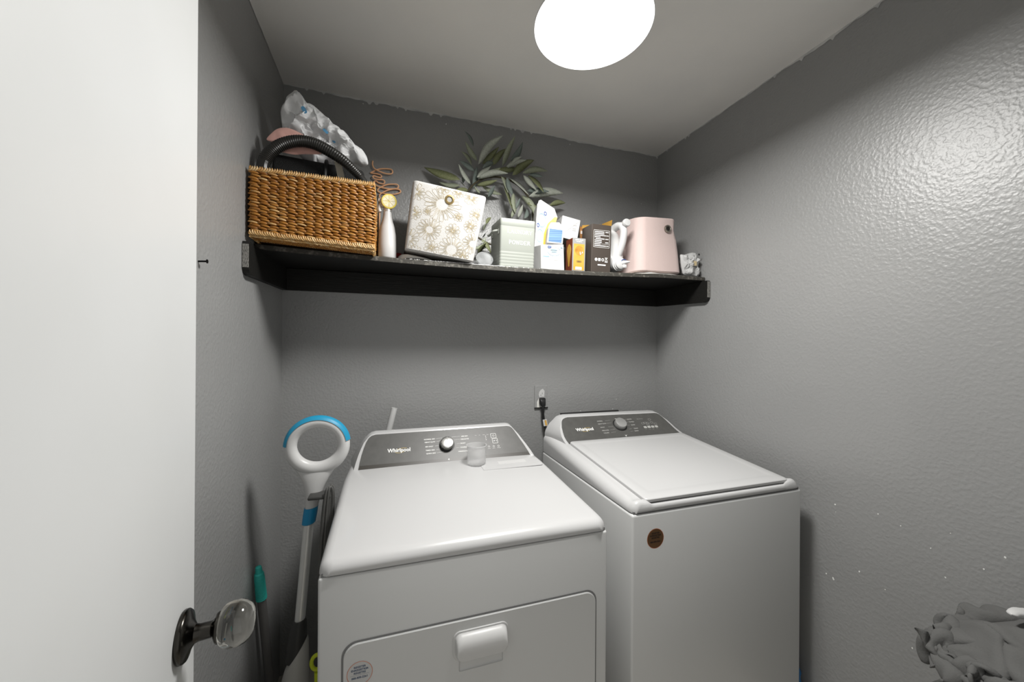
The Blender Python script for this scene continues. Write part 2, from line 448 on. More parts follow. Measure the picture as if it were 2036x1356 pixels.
# ------------------------------------------------------------------ shelf
def sag(x): return .020 * max(0.0, 1 - ((x - .35) / .85) ** 2)
def shelf_z(x, y): return 1.729 - sag(x) * (1.78 - y) / .33
def slope(x): return math.degrees(math.atan(sag(x) / .33))
shelf = thing('wall_shelf', ((XL + XR) / 2, YB, 1.618), 'black stained wooden shelf board on cleats across the back wall', 'shelf')
nx = 40; rings = []
for i in range(nx + 1):
    x = XL + .004 + (XR - XL - .008) * i / nx
    zf, zb = shelf_z(x, 1.45), shelf_z(x, YB - .001)
    rings.append([(x, 1.4515, zf - .019), (x, 1.45, zf - .016), (x, 1.45, zf - .003), (x, 1.4525, zf), (x, YB - .001, zb), (x, YB - .001, zb - .019)])
sb = obj('board', loft(rings), M_BLACKWOOD, shelf, smooth=30)
rings = []
for i in range(nx + 1):
    x = XL + .005 + (XR - XL - .010) * i / nx; zf = shelf_z(x, 1.45)
    rings.append([(x, 1.4485, zf - .0165), (x, 1.4485, zf - .002), (x, 1.452, zf + .0009), (x, 1.456, zf + .0009), (x, 1.456, zf - .0165)])
obj('front_edge', loft(rings), M_SHELFEDGE, sb, label='dusty worn front edge of the board')
obj('back_cleat', rbox(XL + .019, XR - .019, YB - .019, YB - .0005, 1.618, 1.7085, .0015, 1), M_BLACKWOOD, shelf)
def cleat(x0, x1, yf, inner):
    prof = [(YB - .001, 1.618), (yf + .022, 1.606), (yf + .006, 1.612), (yf, 1.622), (yf, 1.701), (yf + .004, 1.7085), (YB - .001, 1.7085)]
    return loft([[(x0, y, z) for y, z in prof], [(x1, y, z) for y, z in prof]])
cl = obj('side_cleat', cleat(XL + .0005, XL + .019, 1.345, 1), M_BLACKWOOD, shelf, label='black left end cleat with chipped front end')
obj('bare_end', rbox(XL + .001, XL + .0185, 1.3425, 1.3452, 1.627, 1.699, .001, 1), M_WORNWOOD, cl, label='bare worn wood end')
cr_ = obj('side_cleat', cleat(XR - .019, XR - .0005, 1.42, -1), M_BLACKWOOD, shelf, label='black right end cleat')
obj('bare_end', rbox(XR - .0185, XR - .001, 1.4175, 1.4202, 1.627, 1.704, .001, 1), M_WORNWOOD, cr_, label='bare worn wood end')
# spilled washing powder along the shelf front
random.seed(5); gs = []
for i in range(900):
    x = random.gauss(.30, .11); y = random.uniform(1.4495, 1.47)
    if not (.05 < x < .62): continue
    r = random.uniform(.0008, .0034); z = shelf_z(x, y) + .0008
    gs.append(lathe([(r, 0), (r * .7, r * .6)], 5, T(x, y, z)))
pw = obj('spilled_powder', join(*gs), M_POWDER, kind='stuff')
tag(pw, 'white powder spilled along the front of the shelf', 'powder')

# ------------------------------------------------------------------ wicker basket and what it holds
bk = thing('wicker_basket', (-.235, 1.50, 1.717), 'woven honey-brown wicker basket with black ribbed handle', 'basket')
BX0, BX1, BY0, BY1 = -.4150, -.0545, 1.370, 1.680
def bz(x, t):           # t 0 bottom .. 1 top; the left end stands higher, the rim is level
    f = (x - BX0) / (BX1 - BX0)
    zb = 1.7340 - .0165 * f
    return zb + (1.9385 - zb) * t
obj('core', loft([[(x, y, bz(x, t)) for x, y in ((BX0 + .010, BY0 + .010), (BX1 - .010, BY0 + .010), (BX1 - .010, BY1 - .01), (BX0 + .010, BY1 - .01))] for t in (.03, .98)] +
                 [[(x, y, bz(x, t)) for x, y in ((BX0 + .014, BY0 + .014), (BX1 - .014, BY0 + .014), (BX1 - .014, BY1 - .014), (BX0 + .014, BY1 - .014))] for t in (.98, .06)]), M_WICKCORE, bk)
def strand(p, d, up, L, r, n=6):
    """short tapered bent strand centred at p along d"""
    d = Vector(d).normalized(); up = Vector(up).normalized(); s = d.cross(up)
    rings = []
    for t, k, h in ((-.5, .35, -.9), (-.3, .85, -.1), (0, 1, .25), (.3, .85, -.1), (.5, .35, -.9)):
        c = Vector(p) + d * (t * L) + s * (h * r)
        rings.append([c + (up * cos(2 * pi * q / n) + s * sin(2 * pi * q / n)) * r * k for q in range(n)])
    return loft(rings)
random.seed(21); gs = []; NR = 23
def wall_pts(a, b, nrm, ncol):
    a, b, nrm = Vector(a), Vector(b), Vector(nrm); d = (b - a).normalized()
    for r in range(NR):
        t = (r + .8) / (NR + .9)
        for c in range(ncol):
            f = (c + .5 + (.12 if r % 2 else -.12)) / ncol
            q = a + (b - a) * f; q.z = bz(q.x, t) + random.uniform(-.0008, .0008)
            L = (b - a).length / ncol
            bow = .004 * sin(pi * t)
            gs.append(strand(q + nrm * (random.uniform(-.001, .0015) + bow), d + Vector((0, 0, (-.16 if nrm.y < -.5 else .14) + random.uniform(-.05, .05))), (0, 0, 1), L * 1.24, .0044 + random.uniform(-.0005, .0006)))
wall_pts((BX0, BY0, 0), (BX1, BY0, 0), (0, -1, 0), 14)
wall_pts((BX1, BY0, 0), (BX1, BY1, 0), (1, 0, 0), 12)
wall_pts((BX1, BY1, 0), (BX0, BY1, 0), (0, 1, 0), 14)
wall_pts((BX0 + .004, BY1, 0), (BX0 + .004, BY0, 0), (-1, 0, 0), 12)
# strands sit outward: strand() offsets along d x up
obj('woven_sides', join(*gs), M_WICKER, bk, smooth=True, kind='stuff')
def braid(t, off, r, per):
    gs = []
    cs = [(BX0, BY0 - off), (BX1 + off * .6, BY0 - off), (BX1 + off * .6, BY1), (BX0, BY1)]
    for k in range(4):
        a, b = Vector((*cs[k], 0)), Vector((*cs[(k + 1) % 4], 0)); n = int((b - a).length / per)
        d = (b - a).normalized()
        for i in range(n):
            q = a + (b - a) * ((i + .5) / n); q.z = bz(q.x, t) + random.uniform(-.001, .001)
            gs.append(strand(q, d * .75 + Vector((0, 0, 1 if t > .5 else -1)) + Vector((0, 0, random.uniform(-.15, .15))), d.cross(Vector((0, 0, 1))), .019, r * random.uniform(.9, 1.15), 5))
    return gs
def under_rows():
    gs = []
    for yy in (BY0 + .012, BY0 + .026, BY0 + .040, BY0 + .054):
        n = 46
        for i in range(n):
            x = BX0 + .006 + (BX1 - BX0 - .012) * (i + .5) / n
            gs.append(strand((x, yy, bz(x, -.016)), (1, .9, 0), (0, 1, 0), .0165, .0034, 5))
    return gs
obj('woven_bottom', join(*under_rows()), M_WICKER, bk, smooth=True, kind='stuff')
obj('rim', join(*braid(1.0, .003, .0042, .0068)), M_WICKRIM, bk, smooth=True, kind='stuff', label='braided pale rim')
obj('base_braid', join(*(braid(.030, .004, .0038, .0066) + braid(-.004, -.001, .0034, .0066))), M_WICKRIM, bk, smooth=True, kind='stuff', label='braided pale foot')
obj('base', loft([[(x, y, bz(x, t)) for x, y in ((BX0 + .008, BY0 + .006), (BX1 - .008, BY0 + .006), (BX1 - .008, BY1 - .01), (BX0 + .008, BY1 - .01))] for t in (-.010, .03)]), M_WICKCORE, bk)
HPX = [(-.4065, 1.930), (-.4055, 1.965), (-.4020, 1.9982), (-.3838, 2.0363), (-.3492, 2.0688), (-.3042, 2.0880), (-.2581, 2.0893), (-.2109, 2.0732), (-.1625, 2.0462), (-.1212, 2.0118), (-.0927, 1.9827), (-.0736, 1.955), (-.068, 1.93)]
KH = 1.405 / 1.455
hp = spline([(x * KH, 1.405, 1.4 + (z - 1.4) * KH) for x, z in HPX], 14)
hr = []
for i in range(len(hp)):
    t = i / (len(hp) - 1); base = .0185 if t < .62 else .0185 - .009 * min(1, (t - .62) / .3)
    hr.append(base * (1 + (.055 if i % 2 else -.03) * (1 if .18 < t < .8 else .2)))
obj('handle', tube(hp, hr, 14), M_RIBBED, bk, smooth=25, label='black ribbed arched handle')

mb = thing('mesh_organizer', (-.25, 1.6, 1.735), 'black mesh fabric organizer bag inside the wicker basket', 'bag')
def hexa(c, r=.02, seg=3):
    """rounded box mapped into 8 corners: c = front bl, br, tr, tl then back bl, br, tr, tl"""
    V, F = rbox(0, 1, 0, 1, 0, 1, r, seg); c = [Vector(q) for q in c]; out = []
    for v in V:
        x, y, z = v
        f = (c[0] * (1 - x) + c[1] * x) * (1 - z) + (c[3] * (1 - x) + c[2] * x) * z
        b = (c[4] * (1 - x) + c[5] * x) * (1 - z) + (c[7] * (1 - x) + c[6] * x) * z
        out.append(f * (1 - y) + b * y)
    return out, F
obj('body', hexa([(-.385, 1.440, 1.748), (-.085, 1.440, 1.748), (-.090, 1.455, 2.022), (-.378, 1.455, 2.038), (-.380, 1.630, 1.745), (-.085, 1.630, 1.745), (-.095, 1.625, 2.015), (-.372, 1.625, 2.030)], .05), M_MESHBAG, mb, smooth=True)
obj('binding', tube(spline([(-.215, 1.436, 1.76), (-.214, 1.436, 1.93), (-.212, 1.441, 2.022), (-.212, 1.475, 2.034)], 6), .006, 8), M_BLACK, mb, smooth=True)
obj('strap', loft([[(x - .011, y, z), (x + .011, y, z), (x + .011, y - .003, z), (x - .011, y - .003, z)] for x, y, z in spline([(-.178, 1.475, 2.036), (-.176, 1.440, 2.031), (-.168, 1.431, 2.00), (-.154, 1.429, 1.93), (-.146, 1.427, 1.88), (-.142, 1.426, 1.80)], 5)]), M_BEIGE, mb, smooth=True, label='beige webbing strap')

BAG = [(-.3735, 2.1579), (-.3801, 2.2001), (-.3803, 2.2327), (-.3646, 2.2667), (-.3423, 2.2913), (-.3262, 2.3002), (-.3065, 2.2896), (-.29, 2.2728), (-.2633, 2.2652), (-.2397, 2.2493), (-.2158, 2.2277), (-.1883, 2.2103), (-.1569, 2.1971), (-.1356, 2.1742), (-.1107, 2.1594), (-.0908, 2.1415), (-.0852, 2.1154), (-.0996, 2.1093), (-.1299, 2.1108), (-.1563, 2.1007), (-.191, 2.0958), (-.2253, 2.0879), (-.259, 2.0817), (-.2923, 2.0872), (-.3251, 2.1064), (-.3542, 2.1332)]
KB_ = 1.455 / 1.55
BAG = [(x * KB_, 1.4 + (z - 1.4) * KB_) for x, z in BAG]
pb = thing('plastic_bag', (-.22, 1.455, 2.04), 'crumpled white plastic shopping bag heaped on top of the basket', 'plastic bag')
g = inflate(BAG, 1.490, .046, 26, .030, 24, 3.3, lean=-.45, sub=6)
obj('film', g, M_BAG, pb, smooth=True)
gs = []
for (u, v, a, w, h) in ((-.276, 2.178, -60, .024, .012), (-.212, 2.124, -42, .020, .009), (-.190, 2.108, -40, .012, .007)):
    best = min((p for p in g[0][:len(g[0]) // 2]), key=lambda p: (p.x - u) ** 2 + (p.z - v) ** 2)
    gs.append(xf(plate(rrect(w, h, h * .45, 3), .0010), T(u, best.y - .004, v) @ R(90, 'X') @ R(a, 'Z')))
each('blue_print', gs, M_BAGBLUE, pb, label='patch of blue print')
PINKCL = [(-.4069, 2.0992), (-.3919, 2.1227), (-.3768, 2.1394), (-.3584, 2.148), (-.3337, 2.1491), (-.299, 2.1376), (-.267, 2.1219), (-.2345, 2.1095), (-.223, 2.0915), (-.2406, 2.0749), (-.2907, 2.0666), (-.3175, 2.0602), (-.3456, 2.0609), (-.3718, 2.0656), (-.3785, 2.0848), (-.3902, 2.0926)]
tag(obj('cloth', inflate([(x * .956, 1.4 + (z - 1.4) * .956) for x, z in PINKCL], 1.4335, .006, 10, .004, 26, 1.7), M_PINKCL, smooth=True), 'salmon pink cloth tucked under the white plastic bag', 'cloth')

# ------------------------------------------------------------------ copper wire word
WIRE = [(-.0744, 2.2098), (-.0762, 2.1947), (-.0714, 2.1796), (-.0621, 2.1721), (-.0395, 2.1635), (-.0169, 2.1595), (.0003, 2.1614), (.0088, 2.1676), (.0087, 2.1777), (.002, 2.1837), (-.017, 2.1842), (-.0397, 2.1808), (-.0583, 2.1736), (-.0769, 2.1619), (-.0833, 2.157), (-.0768, 2.156), (-.062, 2.1562), (-.0451, 2.1537), (-.0375, 2.1469), (-.0413, 2.1404), (-.0544, 2.1395), (-.0675, 2.1425), (-.0739, 2.1396), (-.073, 2.1338), (-.0636, 2.1292), (-.0468, 2.1296), (-.0318, 2.1308), (-.0242, 2.1249), (-.0289, 2.1152), (-.0411, 2.1145), (-.0524, 2.1179), (-.0599, 2.1238), (-.0655, 2.123), (-.0682, 2.1167), (-.0654, 2.1072), (-.056, 2.1015), (-.0391, 2.0969), (-.0164, 2.094), (.0083, 2.0953), (.0294, 2.1001), (.0352, 2.109), (.0293, 2.1173), (.0082, 2.1164), (-.0146, 2.1112), (-.0335, 2.1016), (-.0484, 2.0917), (-.054, 2.083), (-.0502, 2.0765), (-.0352, 2.0735), (-.0125, 2.0715), (.0142, 2.074), (.0373, 2.082), (.045, 2.0901), (.0391, 2.0974), (.0256, 2.0976), (.0083, 2.0943), (-.0107, 2.0867), (-.0295, 2.0753), (-.0426, 2.0646), (-.0454, 2.0543), (-.040, 2.042), (-.02, 2.034), (0, 2.036), (.008, 2.044), (.0, 2.052), (-.018, 2.053), (-.035, 2.047), (-.043, 2.036), (-.045, 1.95), (-.045, 1.732)]
wp = spline([(x, 1.790 - .004 * sin(i * .35), z) for i, (x, z) in enumerate(WIRE)], 5)
tag(obj('wire_word_sign', tube(wp, .0031, 8), M_WIRE, smooth=True), 'copper wire script sign reading hello, standing on end against the wall', 'sign')

# ------------------------------------------------------------------ white spray bottle with lemon slice
bx, by = -.009, 1.492; bzz = shelf_z(bx, by) + .001
BT = T(bx, by, bzz)
bt = thing('spray_bottle', (bx, by, bzz), 'slim white bottle with a lemon slice on its nozzle', 'bottle')
obj('body', lathe([(.001, 0), (.0305, 0), (.0325, .003), (.0325, .05), (.0310, .090), (.0262, .118), (.0195, .140), (.0155, .160), (.0142, .176), (.001, .176)], 40, BT), M_WHITEPL, bt, smooth=True)
obj('collar', lathe([(.0135, .174), (.0150, .175), (.0150, .190), (.013, .192), (.001, .192)], 32, BT, False), M_SILVER, bt, smooth=True)
obj('spray_head', join(rbox(bx - .024, bx + .012, by - .010, by + .010, bzz + .192, bzz + .226, .005, 3), rbox(bx - .034, bx - .020, by - .006, by + .006, bzz + .210, bzz + .222, .003, 2)), M_WHITEPL, bt, smooth=True)
obj('trigger', tube(spline([(bx - .020, by, bzz + .208), (bx - .027, by, bzz + .196), (bx - .029, by, bzz + .182), (bx - .026, by, bzz + .172)], 5), [.007] * 15 + [.004], 10), M_WHITEPL, bt, smooth=True)
LM = FRONT(bx + .005, by - .011, bzz + .211)
le = obj('lemon_slice', lathe([(.001, 0), (.0265, 0), (.0275, .002), (.0275, .005), (.0255, .0065), (.0235, .0055), (.001, .0055)], 40, LM), M_LEMON, bt, smooth=True, label='yellow lemon slice ornament')
gs = []
for k in range(8):
    a = 2 * pi * k / 8; pts = [(.0015 * cos(a + .39), .0015 * sin(a + .39))] + [(.0225 * cos(a + .025 + .735 * q / 5), .0225 * sin(a + .025 + .735 * q / 5)) for q in range(6)]
    gs.append(plate(pts, .0012, .0055))
obj('flesh', xf(join(*gs), LM), M_LEMONIN, le)

# red fabric and clear packets under the floral bin
tag(obj('red_pouch', rbox(.008, .049, 1.57, 1.66, shelf_z(.06, 1.6), shelf_z(.06, 1.6) + .042, .012, 3), M_RED, smooth=True), 'dark red pouch behind the slim white bottle', 'pouch')
tag(obj('plastic_packet', inflate([(.022, 1.716), (.033, 1.737), (.055, 1.741), (.09, 1.737), (.14, 1.728), (.185, 1.718), (.18, 1.7135), (.10, 1.7135), (.03, 1.7135)], 1.53, .065, 8, .004, 30, 2.2), M_PAPER, smooth=True), 'crumpled clear packet wedged under the left of the floral bin', 'packet')
tag(obj('paper_strip', rbox(.125, .235, 1.456, 1.53, 1.7115, 1.7145, .001, 1), M_CARD), 'flat white paper strip under the floral bin', 'paper')

# ------------------------------------------------------------------ floral fabric bin
C8 = [(.052, 1.432, 1.743), (.309, 1.432, 1.7135), (.352, 1.397, 1.960), (.079, 1.397, 1.987),
      (.056, 1.689, 1.775), (.300, 1.689, 1.747), (.335, 1.654, 1.995), (.083, 1.654, 2.02)]
def trili(c):
    c = [Vector(q) for q in c]
    def f(x, y, z):
        a = (c[0] * (1 - x) + c[1] * x) * (1 - z) + (c[3] * (1 - x) + c[2] * x) * z
        b = (c[4] * (1 - x) + c[5] * x) * (1 - z) + (c[7] * (1 - x) + c[6] * x) * z
        return a * (1 - y) + b * y
    return f
def open_bin(f, r=.055, bulge=0.0, wall=.02, dent=None):
    rings = []
    for (ins, z) in ((.02, 0), (.0, .02), (0, .2), (0, .4), (0, .6), (0, .8), (0, .97), (.004, .99), (.012, 1), (wall, .99), (wall, .6), (wall, .04)):
        rr = rrect(1 - 2 * ins, 1 - 2 * ins, r, 5)
        b = bulge * sin(pi * min(1, max(0, z))) * (1 if ins < .01 else 0)
        ring = []
        for x, y in rr:
            X, Y = .5 + x * (1 + b), .5 + y * (1 + b)
            if dent: X, Y = dent(X, Y, z)
            ring.append(f(X, Y, z))
        rings.append(ring)
    return loft(rings)
fb = thing('floral_storage_bin', (.19, 1.56, 1.7135), 'cream fabric cube bin printed with gold line flowers, tilted on the shelf', 'storage bin')
ff = trili(C8)
obj('body', open_bin(ff), M_LINEN, fb, smooth=True)
FL = [(.412, .742, .262, 17, .30), (.296, .35, .177, 16, .28), (.615, .399, .115, 9, .1), (.643, .123, .2, 16, .36), (.074, .546, .1, 9, .12), (.85, .521, .108, 10, .14), (.03, .177, .15, 12, .3), (.93, .27, .17, 15, .3), (.359, .098, .108, 9, .1), (.789, .931, .115, 10, .15), (.656, .614, .069, 8, .15), (.066, .843, .12, 10, .15), (.60, .97, .09, 9, .15), (.144, -.003, .1, 9, .12), (.90, .70, .10, 9, .15), (.40, .99, .10, 9, .2), (.23, .60, .06, 7, .1), (.82, .06, .10, 9, .1)]
def flowers(mapf, seed):
    random.seed(seed); gs = []
    for (cx, cy, Rr, n, r0) in FL:
        for k in range(n):
            a = 2 * pi * k / n + random.uniform(-.06, .06); d = pi / n * .92; q = Rr * random.uniform(.88, 1.05)
            poly = [(Rr * r0, -d * .5), (q * .55, -d * .75), (q * .86, -d * .8), (q * .97, -d * .35), (q * .93, 0), (q, d * .35), (q * .86, d * .8), (q * .55, d * .75), (Rr * r0, d * .5)]
            pts = [(cx + r * cos(a + t), cy + r * sin(a + t)) for r, t in poly]
            lines = [pts, [(cx + Rr * r0 * 1.1 * cos(a), cy + Rr * r0 * 1.1 * sin(a)), (cx + q * .6 * cos(a + .03), cy + q * .6 * sin(a + .03))]]
            for ln in lines:
                run = []
                for p in ln + [None]:
                    if p and .035 < p[0] < .965 and .02 < p[1] < .985: run.append(p)
                    else:
                        if len(run) > 1:
                            V, F = ribbon(run, .0040); gs.append(([mapf(v[0], v[1]) for v in V], F))
                        run = []
    return join(*gs)
nf = (Vector(C8[1]) - Vector(C8[0])).cross(Vector(C8[3]) - Vector(C8[0])).normalized()
obj('flower_print', flowers(lambda u, v: ff(u, 0, v) + nf * .0009, 2), M_GOLDLINE, fb, label='fine gold outlines of daisies')
obj('flower_print', flowers(lambda u, v: ff(0, u, v) + Vector((-.0009, 0, 0)), 6), M_GOLDLINE, fb)
GM = frame(ff(.50, 0, .835), Vector(C8[2]) - Vector(C8[3]), Vector(C8[3]) - Vector(C8[0]))
gr = obj('grommet', lathe([(.0095, -.001), (.0095, .003), (.0115, .0045), (.0155, .004), (.0175, .001), (.0175, -.001)], 40, GM, False, False), M_BRASS, fb, smooth=True, label='brass eyelet')
obj('eyelet_hole', xf(disc(.0098, .0012), GM), M_GREYC, gr)

# clear plastic lid behind
tag(obj('clear_lid', lathe([(.001, 0), (.034, 0), (.036, .002), (.036, .008), (.034, .010), (.001, .010)], 36, T(.372, 1.52, shelf_z(.372, 1.52) + .033) @ R(64, 'X')), M_CLEAR, smooth=True), 'clear round plastic lid between the floral bin and the tin', 'dish')

# ------------------------------------------------------------------ wreath of long leaves
LEAVES = [(.385, 1.723, 2.252, .325, 1.698, 2.314), (.367, 1.729, 2.319, .325, 1.702, 2.364), (.389, 1.717, 2.234, .489, 1.72, 2.375), (.415, 1.747, 2.252, .492, 1.75, 2.343), (.363, 1.742, 2.236, .311, 1.707, 2.273), (.375, 1.734, 2.208, .302, 1.711, 2.233), (.354, 1.721, 2.138, .292, 1.698, 2.203), (.305, 1.722, 2.152, .155, 1.76, 2.207), (.309, 1.744, 2.136, .217, 1.75, 2.141), (.322, 1.743, 2.147, .322, 1.704, 2.178), (.384, 1.726, 2.175, .45, 1.737, 2.242), (.462, 1.741, 2.251, .527, 1.754, 2.34), (.514, 1.746, 2.256, .55, 1.696, 2.376), (.55, 1.736, 2.284, .613, 1.74, 2.383), (.39, 1.733, 2.174, .518, 1.703, 2.203), (.385, 1.732, 2.141, .47, 1.697, 2.162), (.416, 1.748, 2.146, .512, 1.755, 2.127), (.44, 1.734, 2.092, .466, 1.712, 2.142), (.531, 1.747, 2.253, .623, 1.733, 2.296), (.565, 1.746, 2.22, .68, 1.754, 2.315), (.612, 1.733, 2.232, .736, 1.721, 2.254), (.648, 1.736, 2.233, .713, 1.722, 2.226), (.613, 1.721, 2.216, .674, 1.713, 2.152), (.645, 1.743, 2.231, .702, 1.693, 2.134), (.5, 1.717, 2.198, .534, 1.737, 2.126), (.53, 1.725, 2.196, .566, 1.73, 2.117), (.549, 1.732, 2.196, .627, 1.716, 2.114), (.521, 1.75, 2.178, .55, 1.705, 2.042), (.566, 1.729, 2.127, .57, 1.705, 2.028), (.637, 1.737, 2.15, .738, 1.711, 2.151), (.645, 1.728, 2.121, .818, 1.746, 2.164), (.752, 1.726, 2.089, .843, 1.732, 2.114), (.612, 1.747, 2.129, .669, 1.698, 2.016), (.574, 1.717, 2.049, .592, 1.707, 2.096), (.594, 1.742, 2.016, .614, 1.736, 2.076), (.633, 1.723, 2.085, .682, 1.715, 2.066), (.553, 1.721, 2.005, .582, 1.724, 2.058), (.619, 1.716, 2.006, .64, 1.742, 2.065), (.671, 1.746, 2.015, .682, 1.762, 2.082), (.49, 1.741, 2.234, .599, 1.762, 2.265), (.434, 1.716, 2.204, .493, 1.712, 2.232), (.373, 1.749, 2.13, .388, 1.748, 2.232), (.332, 1.729, 2.123, .312, 1.761, 2.158), (.431, 1.737, 1.965, .462, 1.751, 2.005), (.417, 1.725, 1.929, .428, 1.704, 1.96), (.413, 1.73, 1.898, .422, 1.7, 1.912), (.408, 1.728, 1.871, .437, 1.762, 1.909), (.392, 1.727, 1.822, .42, 1.691, 1.863), (.398, 1.717, 2.1, .368, 1.703, 2.122), (.468, 1.742, 2.263, .413, 1.717, 2.222), (.552, 1.725, 2.263, .593, 1.697, 2.289)]
wth = thing('leaf_wreath', (.51, 1.74, 1.735), 'wreath of long dusty sage-green leaves leaning behind the floral bin', 'wreath')
RC = Vector((.50, 1.745, 2.035)); RR = .175
obj('ring', tube([RC + Vector((RR * cos(2 * pi * k / 40), 0, RR * .95 * sin(2 * pi * k / 40))) for k in range(40)], .0045, 7, closed=True), M_STEM, wth, smooth=True)
def leaf_mesh(seed):
    random.seed(seed); rings = []; c1, c2 = random.uniform(-.10, .14), random.uniform(-.10, .10)
    W = random.uniform(.098, .130)
    for i in range(9):
        t = i / 8; w = W * (sin(pi * min(1, t ** .8)) ** .9) * (1.0 if t < .98 else 0) + .004
        yy = c2 * sin(pi * t); zz = c1 * t * t
        fold = .35 * w
        rings.append([(t, yy - w, zz + fold), (t, yy, zz), (t, yy + w, zz + fold), (t, yy, zz - .012)])
    V, F = loft(rings)
    me = bpy.data.meshes.new('leaf'); me.from_pydata([tuple(v) for v in V], [], F)
    for p in me.polygons: p.use_smooth = True
    me.materials.append(LEAFM[seed % 4]); return me
LMESH = [leaf_mesh(s) for s in range(12)]
random.seed(9)
extra = []
for k in range(16):
    a = radians(150 + 170 * k / 15); b = RC + Vector((RR * cos(a), random.uniform(-.012, .015), RR * .95 * sin(a)))
    dirv = Vector((-sin(a) * random.choice((1, -1)) * .8 + cos(a) * .7, random.uniform(-.15, .02), cos(a) * .6 + sin(a) * .5 + .2)).normalized() * random.uniform(.07, .10)
    e = b + dirv; e.z = max(e.z, 1.75); e.y = min(e.y, 1.785); extra.append((*b, *e))
wl_base = WLOC[wth.name]
for i, q in enumerate(LEAVES + extra):
    b, e = Vector(q[:3]), Vector(q[3:]); d = e - b; L = d.length * 1.06
    ex = d.normalized(); vw = Vector((.25, -.97, -.15 + random.uniform(-.3, .3))); vw.x += random.uniform(-.5, .5)
    ez = (vw - ex * vw.dot(ex)).normalized(); ey = ez.cross(ex)
    wd = min(L * 1.25, max(L, .105))
    m = Matrix.Identity(4)
    for r_ in range(3):
        m[r_][0], m[r_][1], m[r_][2], m[r_][3] = ex[r_] * L, ey[r_] * wd, ez[r_] * L, b[r_] - wl_base[r_]
    o = bpy.data.objects.new('leaf', LMESH[(i * 7) % 12]); COL.objects.link(o); o.parent = wth; o.matrix_local = m

# ------------------------------------------------------------------ laundry powder tin
tx, ty = .4965, 1.462
TM = T(tx, ty, shelf_z(tx, ty) + .001) @ R(slope(tx), 'X')
tn = thing('laundry_powder_tin', (tx, ty, shelf_z(tx, ty)), 'pale grey lidded tin lettered LAUNDRY POWDER', 'tin')
def vloft(prof, w, d, r):       # rounded-rect rings: (inset, z)
    return loft([[(x, d / 2 + y, z) for x, y in rrect(w - 2 * i, d - 2 * i, max(.001, r - i), 4)] for i, z in prof])
prof = [(.001, 0), (0, .0015)]
for k in range(5):
    z = .010 + k * .0125; prof += [(0, z), (.0007, z + .003), (.0007, z + .0045), (0, z + .0075)]
prof += [(0, .165), (0, .166)]
obj('body', vloft(prof, .150, .150, .008), M_TIN, tn, TM, smooth=50)
obj('lid', vloft([(.0002, .165), (-.0002, .1655), (-.0002, .192), (.0012, .1948), (.006, .1955)], .150, .150, .0085), M_TIN, tn, TM, smooth=50)
hn = obj('handle', tube(spline([(-.0765, .03, .150), (-.095, .035, .146), (-.100, .06, .138), (-.100, .09, .138), (-.095, .115, .146), (-.0765, .12, .150)], 5), .0045, 8), M_TIN, tn, TM, smooth=True)
each('handle_plate', [rbox(-.0785, -.0745, .018, .040, .134, .156, .002, 1), rbox(-.0785, -.0745, .11, .132, .134, .156, .002, 1)], M_TIN, hn, M=TM)
